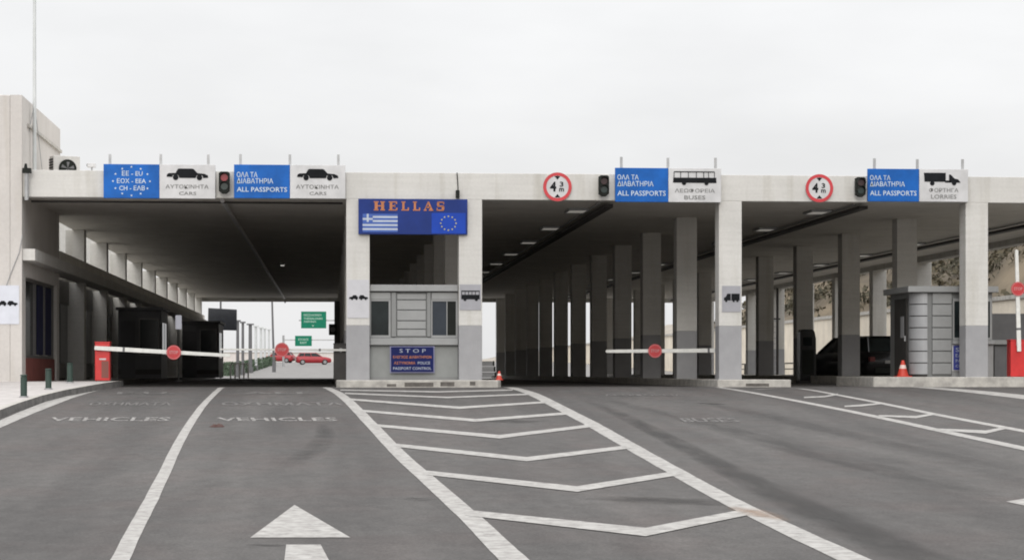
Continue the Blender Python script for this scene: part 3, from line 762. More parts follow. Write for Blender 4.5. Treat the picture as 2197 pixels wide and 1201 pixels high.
# greek flag
fa, fb = X(778, YB), X(853, YB); f1, f0 = Z(815, 459, YB), Z(815, 498, YB); hs = (f1-f0)/9
MB().box(fa, fb, YB-.006, YB-.001, f0, f1).build('greek_flag', M_flagw, bd)
fl = MB()
for k in (0, 2, 4): fl.box(fa, fb, YB-.010, YB-.0065, f0+(k)*hs, f0+(k+1)*hs)
cw = 5*hs
for k in (6, 8): fl.box(fa+cw, fb, YB-.010, YB-.0065, f0+k*hs, f0+(k+1)*hs)
for (u0, u1) in ((0, 2*hs), (3*hs, 5*hs)):
    for (v0, v1) in ((4.05*hs, 6*hs), (7*hs, 9*hs)): fl.box(fa+u0, fa+u1, YB-.0115, YB-.0068, f0+v0, f0+v1)
fl.build('flag_stripes', M_flagb, bd)
ea, eb = X(926, YB), X(999, YB)
MB().box(ea, eb, YB-.006, YB-.001, Z(960, 501, YB), Z(960, 457, YB)).build('european_flag', M_eub, bd)
st = MB(); ex, ez = X(962, YB), Z(962, 479, YB)
for i in range(12): st.prism(star(ex+.205*math.cos(i*math.pi/6), ez+.185*math.sin(i*math.pi/6), .03), YB-.010, YB-.0065)
st.build('star_ring', M_star, bd)
cb = MB().path([(X(981, YB), Y0-.02, Z(981, 370, YB)), (X(983, YB), Y0-.02, Z(983, 400, YB)), (X(983, YB), YB-.0, Z(983, 427, YB))], .014)
cb.box(X(978, YB), X(986, YB), Y0-.1, Y0-.003, Z(980, 424, YB), Z(980, 408, YB))
tag(cb.build('power_cable', M_black), 'short black cable and box hanging above the HELLAS board', 'cable')

# height limit signs
def limit(px, py, r_, label):
    yy_ = Y0-.06; cx, cz = XZ(px, py, yy_); r = r_*yy_/FPX
    t = thing('height_limit_sign', (cx, yy_, cz), label, 'road sign', 'round height limit signs on the beam')
    MB().disc(cx, cz, r, yy_, yy_+.05, n=40).build('plate', M_signw, t)
    MB().ring(cx, cz, r*1.0, r*.78, yy_-.008, yy_-.001, n=44).build('red_ring', mat('sign_red', (.50, .03, .04), .4), t)
    k = MB()
    k.prism([(cx-r*.2, cz+r*.74), (cx+r*.2, cz+r*.74), (cx, cz+r*.5)], yy_-.006, yy_-.002)
    k.prism([(cx-r*.2, cz-r*.74), (cx+r*.2, cz-r*.74), (cx, cz-r*.5)], yy_-.006, yy_-.002)
    k.box(cx-r*.06, cx+r*.06, yy_-.0055, yy_-.002, cz+r*.6, cz+r*.76)
    text_front(k, '4', cx-r*.52, cx-r*.08, cz-r*.33, cz+r*.36, yy_-.004, bold=.04)
    text_front(k, '3', cx+r*.16, cx+r*.42, cz+r*.0, cz+r*.36, yy_-.004, bold=.03)
    text_front(k, 'm', cx+r*.12, cx+r*.46, cz-r*.33, cz-r*.08, yy_-.004, bold=.03)
    k.build('lettering', M_pict, t)
limit(1196, 401, 31, 'round red-ringed height limit sign on the beam in the bus bay')
limit(1758, 404, 30.5, 'round red-ringed height limit sign on the beam in the lorry bay')

# traffic lights
def traffic_light(px, yt, yb, w_, label, lit=None, tw=0):
    yy_ = Y0-.3; x = X(px, yy_); z1, z0 = Z(px, yt, yy_), Z(px, yb, yy_); w = w_/80.0; h = z1-z0
    t = thing('traffic_light', (x, yy_, z0), label, 'traffic light', 'black two-lamp traffic lights on the beam')
    MB().prism([(x-w/2, z0+h*.12), (x-w*.2, z0), (x+w*.2, z0), (x+w/2, z0+h*.12), (x+w/2, z1-h*.06), (x+w*.32, z1), (x-w*.32, z1), (x-w/2, z1-h*.06)], yy_, yy_+.16).build('housing', M_black, t, bevel=.01)
    for i, zc_ in enumerate((z0+h*.73, z0+h*.33)):
        m = mat('lamp_red', (.03, .006, .008), .4) if i == 0 else mat('lamp_green', (.012, .03, .028), .3)
        if i == 0 and lit: m = mat('lamp_red_lit', (.25, .02, .03), .3, emit=(1, .05, .08, .03))
        MB().disc(x, zc_, w*.34, yy_-.012, yy_-.001, n=20).build('lens', m, t)
        v = MB(); n = 14
        for k in range(n+1):
            a_ = math.pi*(-.1+1.2*k/n); 
            for yq in (yy_-.13, yy_-.0): v.v.append((x+w*.42*math.cos(a_), yq, zc_+w*.42*math.sin(a_)))
        for k in range(n): v.f.append((2*k, 2*k+1, 2*k+3, 2*k+2)); v.m.append(0)
        o = v.build('visor', M_black, t); s_ = o.modifiers.new('s', 'SOLIDIFY'); s_.thickness = .008
    MB().box(x-.03, x+.03, yy_+.16, Y0-.002, z0+h*.45, z0+h*.55).build('bracket', M_steel, t)
traffic_light(481, 368, 415, 23, 'traffic light with a dim red lamp between the two car signs', True)
traffic_light(1296, 376, 421, 22, 'black traffic light just left of the bus sign')
traffic_light(1847, 380, 422, 22, 'black traffic light just left of the lorry sign')
# dark floodlight brackets under the beam behind lights
for px, lab in ((483, 'first'), (1288, 'second'), (1846, 'third')):
    pass

# pictogram plates on columns
def plate(px0, px1, y0_, y1_, Yp, m, label, kind):
    a, b = X(px0, Yp), X(px1, Yp); z1, z0 = Z(px0, y0_, Yp), Z(px0, y1_, Yp); W = b-a; H = z1-z0
    t = thing('pictogram_sign', ((a+b)/2, Yp, z0), label, 'sign', 'small vehicle pictogram plates')
    p = MB().box(a, b, Yp-.015, Yp-.002, z0, z1).build('plate', m, t)
    k = MB(); B = lambda u0, u1, v0, v1: k.box(a+W*u0, a+W*u1, Yp-.022, Yp-.016, z0+H*v0, z0+H*v1)
    if kind == 'car':
        k.prism([(a+W*u, z0+H*v) for u, v in ((.08, .50), (.10, .545), (.22, .56), (.28, .60), (.40, .60), (.46, .56), (.49, .55), (.49, .50))], Yp-.022, Yp-.016)
        k.prism([(a+W*u, z0+H*v) for u, v in ((.53, .50), (.53, .55), (.60, .60), (.74, .60), (.80, .56), (.94, .545), (.94, .50))], Yp-.0225, Yp-.016)
        for c in (.22, .42, .64, .84): k.disc(a+W*c, z0+H*.495, W*.045, Yp-.024, Yp-.0165, n=12)
    if kind == 'bus':
        B(.08, .94, .42, .60); B(.08, .94, .72, .76)
        for c in (.08, .24, .40, .56, .72, .90): B(c, c+.03, .601, .719)
        for c in (.25, .78): k.disc(a+W*c, z0+H*.41, W*.07, Yp-.024, Yp-.0165, n=12)
    if kind == 'lorry':
        B(.50, .94, .44, .70); k.prism([(a+W*u, z0+H*v) for u, v in ((.1, .44), (.1, .54), (.2, .58), (.28, .70), (.46, .70), (.46, .44))], Yp-.022, Yp-.016)
        for c in (.22, .62, .82): k.disc(a+W*c, z0+H*.42, W*.06, Yp-.024, Yp-.0165, n=12)
    k.build('pictogram', M_pict, p)
M_plw = mat('plate_pale', (.50, .50, .525), .5, var=.05); M_plg = mat('plate_grey', (.31, .31, .335), .5, var=.05)
plate(745, 792, 600, 682, Y0, M_plw, 'pale plate with car pictogram on the column left of the booth', 'car')
plate(986, 1032, 610, 665, Y0, M_plg, 'grey plate with bus pictogram on the column right of the booth', 'bus')
plate(1549, 1589, 613, 669, Y0, M_plg, 'grey plate with lorry pictogram on the column beside the bus lane', 'lorry')
plate(-12, 41, 612, 695, YF, mat('plate_white', (.58, .60, .66), .5, var=.05), 'white plate with car pictogram on the office wall at far left', 'car')

# ================================================================== BARRIERS
def barrier(x, y, z, side, arm_len, disc_d, ang, label, w=.40, h=.98, armz=.86, housing=M_red, door=True, armth=.06, up=False):
    t = thing('lane_barrier', (x, y, z), label, 'barrier', 'red boom barriers across the lanes')
    hs_ = MB().box(x-w/2, x+w/2, y-.18, y+.18, z, z+h).build('housing', housing, t, bevel=.02)
    MB().box(x-w/2-.01, x+w/2+.01, y-.19, y+.19, z+h, z+h+.03).build('cap', housing, t, bevel=.008)
    if door:
        MB().box(x-.02, x+w/2-.03, y-.192, y-.182, z+.08, z+h*.52).build('hatch', mat('hatch_brown', (.19, .06, .045), .6), hs_)
        MB().box(x-.08, x+.10, y-.192, y-.182, z+h*.55, z+h*.59).build('badge', M_signw, hs_)
    ca, sa = math.cos(R(ang)), math.sin(R(ang)); px_, pz_ = x, z+armz; yb = y-.25
    def pt(d_, o_): return (px_+side*(ca*d_)-side*sa*o_*1.0, pz_+sa*d_+ca*o_)
    th = armth
    am = MB().prism([pt(-.2, -th*.9), pt(arm_len*.1, -th), pt(arm_len, -th*.75), pt(arm_len+.03, 0), pt(arm_len, th*.75), pt(arm_len*.1, th), pt(-.2, th*.9)], yb-.03, yb+.03).build('arm', M_white, t, bevel=.008)
    b0 = .17 if up else .33
    MB().prism([pt(b0+.22, -th-.005), pt(b0+.28, -th-.005), pt(b0+.28, th+.005), pt(b0+.22, th+.005)], yb-.034, yb+.034).build('arm_band', M_greydk, am)
    MB().tube((px_, yb+.03, pz_), (px_, y-.18, pz_), .06).build('pivot', M_steel, t)
    cx, cz = pt(disc_d, 0); r = .195
    dd = MB().disc(cx, cz, r, yb-.06, yb-.04, n=28).build('stop_disc', mat('disc_red', (.46, .03, .035), .45, var=.1), t)
    k = MB(); text_front(k, 'STOP', cx-r*.62, cx+r*.62, cz-r*.2, cz+r*.24, yb-.064, bold=.02); k.build('lettering', mat('disc_letter', (.48, .25, .25), .5), dd)
    k = MB().ring(cx, cz, r*.93, r*.86, yb-.063, yb-.061, n=28).build('rim_line', mat('disc_rim', (.5, .2, .2), .5), dd)
yb1 = Y0+1.2
barrier(X(221, yb1), yb1, .17, 1, 3.42, 1.92, -3.2, 'red barrier housing with long white arm and stop disc in the leftmost lane', h=1.02, armz=.87)
yb2 = Y0+2.4
barrier(X(731, yb2), yb2, .19, -1, 3.3, 1.62, 0.3, 'boom barrier farther inside the second lane, arm reaching left from central island', housing=M_tray, door=False, armz=.82, armth=.032)
yb3 = Y0+3.2
barrier(X(1560, yb3), yb3, .20, -1, 3.5, 2.12, -.5, 'white boom arm with red stop disc closing the bus lane', armz=.82)
yb4 = Y0+.6
barrier(X(2180, yb4), yb4, .27, -1, 2.58, 1.52, 88.5, 'red barrier housing with raised upright white arm at right edge', w=.42, h=1.0, armz=.9, up=True, door=False)

# ================================================================== BOOTHS
def front_booth():
    y = Y0+.34; yb_ = Y0+3.2
    xl, xr = cols['A']+CW/2+.01, cols['B']-CW/2-.01
    q = lambda px: X(px, y)
    z = lambda py: Z(886, py, y)
    t = thing('control_booth', ((xl+xr)/2, y, .19), 'grey metal passport booth with two windows between the central columns', 'booth', 'grey control booths')
    MB().box(xl, xr, y+.08, yb_, .19, z(626)).build('body', M_alud, t)
    MB().box(xl, xr, y-.12, yb_+.1, z(625), z(611)).build('roof', M_alu, t, bevel=.01)
    # head panels
    MB().box(xl, q(838), y+.0, y+.08, z(642), z(627)).build('head_panel', M_alu, t, bevel=.006); MB().box(q(926), xr, y+.0, y+.08, z(642), z(627)).build('head_panel', M_alu, t, bevel=.006)
    # centre ribbed panel
    c = MB(); ys_ = [629, 643, 665, 688, 706, 722]
    for a_, b_ in zip(ys_, ys_[1:]): c.box(q(852), q(914), y+.02, y+.08, z(b_)+.012, z(a_)-.012)
    c.build('ribbed_panel', M_alu, t, bevel=.008)
    MB().box(q(840), q(850), y-.01, y+.08, z(722), z(627)).build('mullion', M_alud, t, bevel=.005); MB().box(q(916), q(924), y-.01, y+.08, z(722), z(627)).build('mullion', M_alud, t, bevel=.005)
    for a_, b_, nm in ((797, 838, 0), (925, 975, 1)):
        a0 = xl if nm == 0 else q(a_); b0 = q(b_) if nm == 0 else xr
        f = MB().box(a0, b0, y+.02, y+.079, z(724), z(719)).box(a0, b0, y+.02, y+.079, z(646), z(642)).box(b0-.05, b0, y+.02, y+.079, z(719), z(646)).box(a0, a0+.035, y+.02, y+.079, z(719), z(646))
        if nm: f.box(q(958), q(960), y+.03, y+.079, z(719), z(646))
        f = f.build('window', M_alu, t)
        if nm == 0: MB().box(a0+.035, b0-.05, y+.05, y+.079, z(719), z(646)).build('pane', M_glass, f)
        else:
            MB().box(a0+.035, q(958), y+.05, y+.079, z(719), z(646)).build('pane', mat('blue_glass', (.035, .043, .055), .15, spec=.25), f)
            MB().box(q(960), b0-.05, y+.06, y+.079, z(719), z(646)).build('opening', M_black, f)
    MB().box(xl, xr, y-.14, y+.08, z(740), z(725)).build('counter', M_alu, t, bevel=.012)
    MB().box(xl, xr, y+.03, y+.08, .19, z(741)).build('lower_panel', mat('booth_lower', (.235, .245, .24), .5, .2, var=.06), t)
    MB().box(xl, xr, y-.0, y+.08, .19, .27).build('skirting', M_alud, t)
    # notice
    yn = y-.16; a_, b_ = X(839, yn), X(930, yn); z1, z0 = Z(886, 744, yn), Z(886, 797, yn); W = b_-a_; H = z1-z0
    n_ = thing('stop_notice', ((a_+b_)/2, yn, z0), 'navy STOP notice with orange and white lines below booth counter', 'sign')
    p = MB().box(a_, b_, yn, yn+.03, z0, z1).build('plate', M_stopb, n_)
    fr = MB().box(a_-.03, b_+.03, yn+.031, yn+.05, z0-.03, z1+.02).build('rim', mat('notice_rim', (.2, .2, .33), .5), n_)
    MB().box(a_+.1, a_+.16, yn+.05, y+.03, z0+.2, z0+.3).box(b_-.16, b_-.1, yn+.05, y+.03, z0+.2, z0+.3).build('bracket', M_steel, n_)
    for (tx, u0, u1, v0, v1, m_, bo) in (('S T O P', .20, .82, .77, .92, 0, .0), ('POLICE', .63, .92, .30, .41, 0, .01), ('PASSPORT CONTROL', .05, .95, .08, .19, 0, .01),
                                   ('ΕΛΕΓΧΟΣ ΔΙΑΒΑΤΗΡΙΩΝ', .05, .95, .54, .65, 1, .01), ('ΑΣΤΥΝΟΜΙΑ', .07, .57, .30, .41, 1, .01)):
        w1 = MB(); text_front(w1, tx, a_+W*u0, a_+W*u1, z0+H*v0, z0+H*v1, yn-.003, bold=bo)
        w1.build('lettering', M_orange if m_ else mat('notice_white', (.32, .35, .42), .5), p)
front_booth()

def right_booth():
    y = Y0+1.1; yb_ = y+2.6; zb_ = .27
    q = lambda px: X(px, y)
    z = lambda py: Z(2000, py, y)
    xl, xr = q(1958), q(2132); r = .42; zt = z(627)
    t = thing('control_booth', ((xl+xr)/2, y, zb_), 'grey metal booth with rounded silver corner behind the right column', 'booth', 'grey control booths')
    MB().box(xl+.03, xr, y+r+.02, yb_, zb_, zt).box(xl+r+.02, xr-.02, y+.08, y+r+.02, zb_, zt).build('body', M_alud, t)
    MB().box(xl-.16, xr+.1, y-.14, yb_+.1, zt, z(614)).build('roof', M_alu, t, bevel=.015)
    # rounded corner, ribbed
    c = MB(); n = 10; rows = 7; hh = (zt-zb_-.06)/rows
    for k in range(rows):
        z0, z1 = zb_+.06+k*hh+.014, zb_+.06+(k+1)*hh-.014
        pts = [(xl+r-r*math.sin(math.pi/2*(1-i/n)) , y+r-r*math.cos(math.pi/2*(1-i/n))) for i in range(n+1)]
        pts = [(xl+r-r*math.cos(math.pi/2*i/n), y+r-r*math.sin(math.pi/2*i/n)) for i in range(n+1)]
        c.prismz(pts+[(xl+r, y+r)], z0, z1)
    c.build('rounded_corner', M_silver, t)
    pts = [(xl+r-(r-.03)*math.cos(math.pi/2*i/n), y+r-(r-.03)*math.sin(math.pi/2*i/n)) for i in range(n+1)]+[(xl+r, y+r)]
    MB().prismz(pts, zb_, zt-.001).build('corner_core', M_dark, t)
    c = MB()
    for k in range(rows):
        z0, z1 = zb_+.06+k*hh+.012, zb_+.06+(k+1)*hh-.012
        c.box(q(2001), q(2042), y+.01, y+.08, z0, z1)
    c.build('ribbed_panel', M_alu, t, bevel=.008)
    # door on the left side
    d_ = MB().box(xl-.02, xl+.03, y+r+.2, y+r+1.5, zb_+.02, zt-.15).build('door', M_dark, t)
    MB().box(xl-.03, xl-.021, y+r+.45, y+r+.8, zb_+1.1, zb_+1.7).build('paper_notice', mat('paper', (.28, .28, .29), .8), d_)
    MB().box(xl-.06, xl-.021, y+r+.25, y+r+.29, zb_+1.0, zb_+1.15).build('handle', M_steel, d_)
    f = MB().box(q(2045), xr-.05, y+.02, y+.079, z(728), z(724)).box(q(2045), xr-.05, y+.02, y+.079, z(646), z(640)).box(q(2045), q(2048), y+.02, y+.079, z(724), z(646)).box(xr-.1, xr-.05, y+.02, y+.079, z(724), z(646)).build('window', M_alu, t)
    MB().box(q(2048), xr-.1, y+.05, y+.078, z(724), z(646)).build('pane', M_glass, f)
    MB().box(q(2042), xr, y-.12, y+.08, z(738), z(729)).build('counter', M_alu, t, bevel=.01)
    MB().box(q(2043), xr, y+.03, y+.08, zb_, z(739)).build('lower_panel', M_alu, t)
    yn = y-.03; a_, b_ = X(2046, yn), X(2100, yn); z1, z0 = Z(2050, 741, yn), Z(2050, 793, yn); H = z1-z0; W = b_-a_
    n_ = thing('passport_notice', ((a_+b_)/2, yn, z0), 'blue notice half hidden behind the right column below booth window', 'sign')
    p = MB().box(a_, b_, yn, yn+.03, z0, z1).build('plate', mat('notice_blue2', (.02, .03, .2), .5), n_)
    MB().box(a_-.03, b_+.03, yn+.031, yn+.055, z0-.03, z1+.03).build('rim', M_signw, n_)
    for (tx, v0, v1) in (('STOP', .74, .92), ('ΕΛΕΓΧΟΣ', .52, .66), ('PASSPORT', .3, .44), ('CONTROL', .1, .22)):
        w1 = MB(); text_front(w1, tx, a_+W*.08, a_+W*.92, z0+H*v0, z0+H*v1, yn-.003); w1.build('lettering', mat('notice_white', (.32, .35, .42), .5), p)
right_booth()
# grey service kiosk beyond the right booth
y = Y0+4.2
t = thing('service_counter', (X(2160, y), y, .27), 'dark grey service counter with pale shelf behind the raised barrier', 'counter')
MB().box(X(2134, y), X(2290, y), y, y+1.4, .27, Z(2150, 740, y)).build('body', M_greydk, t)
MB().box(X(2122, y), X(2290, y), y-.15, y+1.5, Z(2150, 739, y), Z(2150, 729, y)).build('shelf', M_alu, t, bevel=.01)
MB().box(X(2128, y), X(2290, y), y+1.3, y+1.38, Z(2150, 729, y), Z(2150, 670, y)).build('screen', M_greydk, t)

def dark_booth(x0, x1, y, d_, ztop, label, tilt=0):
    t = thing('lane_booth', ((x0+x1)/2, y, .15), label, 'booth', 'dark booths along the office side')
    W = x1-x0
    MB().box(x0, x1, y, y+d_, .15, ztop-.1).build('body', M_booth2, t, bevel=.02)
    MB().box(x0-.08, x1+.08, y-.1, y+d_+.1, ztop-.1, ztop).build('roof', M_booth2, t)
    f = MB().box(x0+W*.48, x1-.06, y-.03, y-.001, 1.0, 1.06).box(x0+W*.48, x1-.06, y-.03, y-.001, 2.3, 2.36).box(x0+W*.48, x0+W*.48+.05, y-.03, y-.001, 1.06, 2.3).box(x1-.11, x1-.06, y-.03, y-.001, 1.06, 2.3).build('window', M_frame, t)
    MB().box(x0+W*.48+.05, x1-.11, y-.015, y-.002, 1.06, 2.3).build('pane', M_glass, f)
    dr = MB().box(x0+.08, x0+W*.40, y-.02, y-.001, .18, 2.25).build('door', mat('dark_door', (.05, .05, .055), .6), t)
    MB().box(x0+W*.36, x0+W*.38, y-.05, y-.02, 1.1, 1.2).build('handle', M_steel, dr)
    for k in range(2):
        MB().box(x1-.001, x1+.02, y+.3+k*1.1, y+1.2+k*1.1, 1.05, 2.2).build('side_pane', M_glass, t)
    MB().box(x0, x1, y-.012, y-.002, .32, .5).build('kick_plate', M_dark, t)
dark_booth(-7.7, -6.15, 82, 3.2, 2.75, 'charcoal kiosk in the shade behind the left red barrier')
dark_booth(-6.75, -5.1, 102.5, 4.5, 2.72, 'black kiosk farther in beside the bright lane exit')
yl = 96.0; xl_ = X(383, yl)
t = thing('light_panel', (xl_, yl, 0), 'white upright light panel on a thin pole between the dark kiosks', 'lamp')
MB().box(xl_-.13, xl_+.13, yl, yl+.08, Z(383, 706, yl), Z(383, 676, yl)).build('panel', mat('panel_glow', (.7, .7, .72), .5, emit=(.9, .9, 1, .35)), t, bevel=.03)
MB().tube((xl_, yl+.04, 0), (xl_, yl+.04, Z(383, 706, yl)), .035).build('pole', M_steel, t)
MB().tube((xl_, yl+.04, 0), (xl_, yl+.04, .05), .14, n=14).build('foot', M_steel, t)

# floodlight / lane signal at the left of the central column
yq = Y0+22; xq = X(722, yq)
t = thing('lane_signal', (xq, yq, .19), 'black lane signal head on a thick dark post left of the central column', 'signal')
MB().box(xq-.08, xq+.12, yq-.1, yq+.1, .19, 3.0).build('post', M_tray, t, bevel=.01)
MB().box(xq-.28, xq+.0, yq-.3, yq-.08, 1.75, 2.15).build('head', M_black, t, bevel=.02)
MB().disc(xq-.14, 1.95, .1, yq-.32, yq-.301, n=16).build('lens', M_greydk, t)

# traffic cones
def cone(px, Yc, z, h, label):
    x = X(px, Yc)
    t = thing('traffic_cone', (x, Yc, z), label, 'traffic cone', 'orange traffic cones')
    b = h*.46
    MB().box(x-b, x+b, Yc-b, Yc+b, z, z+h*.06).build('base', M_cone, t, bevel=.01)
    mb = MB(); r = lambda f: h*(.37-.29*f)
    mb.tube((x, Yc, z+h*.06), (x, Yc, z+h*.5), r(.06), r(.5), n=20).tube((x, Yc, z+h*.72), (x, Yc, z+h), r(.72), r(1), n=20)
    mb.build('body', M_cone, t)
    MB().tube((x, Yc, z+h*.5), (x, Yc, z+h*.72), r(.5)+.001, r(.72)+.001, n=20).build('reflective_band', mat('cone_band', (.72, .55, .5), .4), t)
cone(1937, Y0+1.4, .27, .46, 'orange traffic cone with pale band left of the silver booth corner')
cone(1071, ya+.35, .19, .24, 'tiny orange cone at the right tip of central island')

# ================================================================== CARS
def car(name, loc, rz, paint, label, group=None, suv=False, s=1.0):
    t = thing(name, loc, label, 'car', group); t.rotation_euler = (0, 0, rz)
    Hh = 1.46 if suv else 1.40; sc_ = 1.16 if suv else 1.0
    # stations along x (front +): x, zlow, zbelt, halfwidth
    st = [(2.10, .35, .62, .55), (1.98, .24, .74, .74), (1.6, .20, .84, .83), (1.0, .19, .92, .86), (.3, .19, .95, .87), (-.6, .19, .97, .87), (-1.4, .19, .98, .86), (-1.85, .22, .96, .82), (-2.02, .34, .90, .70)]
    mb = MB()
    def ringp(x, zl, zb, hw): return [(x, -hw*.86, zl), (x, -hw, zl+.16), (x, -hw*1.01, (zl+zb)/2+.05), (x, -hw*.94, zb), (x, 0, zb+.03), (x, hw*.94, zb), (x, hw*1.01, (zl+zb)/2+.05), (x, hw, zl+.16), (x, hw*.86, zl)]
    for q in st: mb.v += ringp(*q)
    for i in range(len(st)-1):
        for k in range(9): mb.f.append((9*i+k, 9*i+(k+1) % 9, 9*i+9+(k+1) % 9, 9*i+9+k)); mb.m.append(0)
    mb.f.append(tuple(range(9))); mb.m.append(0); mb.f.append(tuple(9*(len(st)-1)+k for k in range(8, -1, -1))); mb.m.append(0)
    def B(mb, nm, m, par=t, **k):
        off_ = t.location; mb.v = [(x*sc_+off_.x, y_*sc_+off_.y, z_*sc_+off_.z) for x, y_, z_ in mb.v]
        return mb.build(nm, m, par, **k)
    body = B(mb, 'body', paint, smooth=True)
    # greenhouse
    gz = Hh
    lo = [(.98, .74), (.2, .80), (-.8, .80), (-1.82, .72)]; hi = [(.30, .56), (-.1, .62), (-.9, .62), (-1.50, .56)]
    g = MB()
    for (x, hw) in lo: g.v += [(x, -hw, .93), (x, hw, .93)]
    for (x, hw) in hi: g.v += [(x, -hw, gz-.05), (x, hw, gz-.05)]
    for i in range(3):
        g.f += [(2*i, 2*i+2, 8+2*i+2, 8+2*i), (2*i+1, 2*i+3, 8+2*i+3, 8+2*i+1)]; g.m += [0, 0]
    g.f += [(0, 1, 9, 8), (6, 7, 15, 14)]; g.m += [0, 0]
    B(g, 'windows', M_glass, body)
    rf = MB(); rp = [(.34, .56), (-.1, .63), (-.9, .63), (-1.56, .57)]
    for (x, hw) in rp: rf.v += [(x, -hw, gz-.06), (x, -hw*.7, gz), (x, hw*.7, gz), (x, hw, gz-.06)]
    for i in range(3):
        for k in range(3): rf.f.append((4*i+k, 4*i+k+1, 4*i+5+k, 4*i+4+k)); rf.m.append(0)
    for sgn in (-1, 1):
        for (a_, b_) in (((1.0, .75), (.32, .57)), ((-.25, .81), (-.35, .625)), ((-1.1, .79), (-1.05, .62)), ((-1.84, .73), (-1.54, .57))):
            p0 = Vector((a_[0], sgn*(a_[1]+.004), .93)); p1 = Vector((b_[0], sgn*(b_[1]+.004), gz-.05)); rf.tube(p0, p1, .035, n=6)
    B(rf, 'roof', paint, body)
    for (x, y_) in ((1.32, .78), (1.32, -.78), (-1.28, .78), (-1.28, -.78)):
        wv = MB().tube((x, y_-.1, .31), (x, y_+.1, .31), .31, n=22)
        wo = B(wv, 'wheel', M_tyre)
        sg = 1 if y_ > 0 else -1
        B(MB().tube((x, y_+sg*.1, .31), (x, y_+sg*.112, .31), .19, n=16), 'rim', M_rim, wo)
    for sg in (-1, 1):
        B(MB().box(-2.03, -1.93, sg*.70-.09, sg*.70+.09, .66, .80), 'tail_light', M_tail)
        B(MB().box(1.9, 2.0, sg*.58-.12, sg*.58+.12, .55, .68), 'headlight', M_rim)
    B(MB().box(-2.06, -1.98, -.62, .62, .30, .46), 'bumper', M_black)
    B(MB().box(-2.055, -2.035, -.25, .25, .60, .70), 'number_plate', mat('plate_dull', (.3, .3, .3), .5))
    return t
yc = Y0*1.36
car('parked_car', (X(1835, yc), yc, .02), R(90+20), M_carblk, 'black estate car parked in the shade behind a column of the lorry lane', suv=True)
yr = 264.0
def red(px, Yr, rz, lab): car('parked_car', (X(px, Yr), Yr, G(Yr)+.004), rz, M_carred, lab, 'red cars far beyond the left lanes')
red(672, yr, R(4), 'larger red car seen side-on far beyond the second lane')
red(598, yr+26, R(165), 'red car mostly hidden behind the far stop disc')
# dark cabinet standing beside the car
ym = 79.0; xm_ = X(1734, ym)
t = thing('service_cabinet', (xm_, ym, 0), 'dark tall rounded cabinet standing in shade left of the black car', 'cabinet')
MB().prism([(xm_-.29, .1), (xm_-.29, 1.86), (xm_-.22, 1.93), (xm_+.16, 1.93), (xm_+.24, 1.85), (xm_+.29, 1.6), (xm_+.30, .1)], ym, ym+.5).build('casing', M_carblk, t, bevel=.02)
MB().box(xm_-.22, xm_+.2, ym-.012, ym-.001, .3, 1.2).build('door', M_black, t)
MB().box(xm_-.18, xm_+.14, ym-.012, ym-.001, 1.35, 1.65).build('screen', M_glass, t)
MB().box(xm_-.33, xm_+.33, ym-.05, ym+.55, -.01, .1).build('plinth', M_tray, t)

# ================================================================== BEYOND THE LEFT LANES
def pole_thing(name, px, Yp, r, ztop, label, cat, group, m=M_mast, cap=True):
    x = X(px, Yp); g = G(Yp)
    t = thing(name, (x, Yp, g), label, cat, group)
    MB().tube((x, Yp, g), (x, Yp, ztop), r, r*.85, n=10).build('shaft', m, t)
    MB().tube((x, Yp, g), (x, Yp, g+.5), r*1.5, n=10).build('foot', M_greydk, t)
    if cap: MB().box(x-r*1.8, x+r*1.8, Yp-r*1.8, Yp+r*1.8, ztop, ztop+.12).build('cap', m, t)
posn = ['nearest', 'second', 'third', 'fourth', 'fifth', 'sixth', 'farthest']
for i, (px, yt, r) in enumerate(((510, 690, .12), (521, 693, .12), (537, 697, .17), (549, 701, .14), (560, 704, .14), (568, 706, .13), (577, 708, .13))):
    Yp = 160+i*17
    pole_thing('tall_post', px, Yp, r, Z(px, yt, Yp), 'tall %s post in the row beyond the left exit, %s of seven' % ('dark grey' if i < 3 else 'pale', posn[i]), 'post', 'row of tall posts beyond the exit', M_greydk if i < 3 else M_mast)
# lamp post
Yp = 200; x = X(588, Yp)
t = thing('lamp_post', (x, Yp, G(Yp)), 'very tall thin grey lamp post in the bright gap beyond the lanes', 'lamp post')
MB().tube((x, Yp, G(Yp)), (x-.25, Yp, 9.5), .11, .07).build('pole', M_greydk, t)
MB().tube((x-.25, Yp, 9.5), (x-1.4, Yp, 9.8), .05).build('arm', M_greydk, t)
MB().box(x-2.0, x-1.3, Yp-.15, Yp+.15, 9.72, 9.9).build('lamp_head', M_greydk, t)
MB().tube((x, Yp, G(Yp)), (x, Yp, G(Yp)+.9), .17, n=12).build('base', M_greydk, t)
# dark panel hanging at the exit
Yp = 146; a_, b_ = X(446, Yp), X(508, Yp)
t = thing('display_board', ((a_+b_)/2, Yp, G(Yp)), 'dark tilted display board on a post outside the left exit', 'display')
z1, z0 = Z(470, 662, Yp), Z(470, 708, Yp)
MB().prism([(a_, z0+.55), (a_+.02, z1+.05), (b_, z1-.05), (b_, z0-.02), (a_+.9, z0)], Yp, Yp+.25).build('panel', M_panel, t, bevel=.02)
MB().box(X(473, Yp)-.06, X(473, Yp)+.06, Yp+.26, Yp+.36, G(Yp), 5.4).build('post', M_greydk, t)
MB().box(a_+.1, b_-.1, Yp+.251, Yp+.3, z0+.9, z0+1.0).build('crossbar', M_greydk, t)
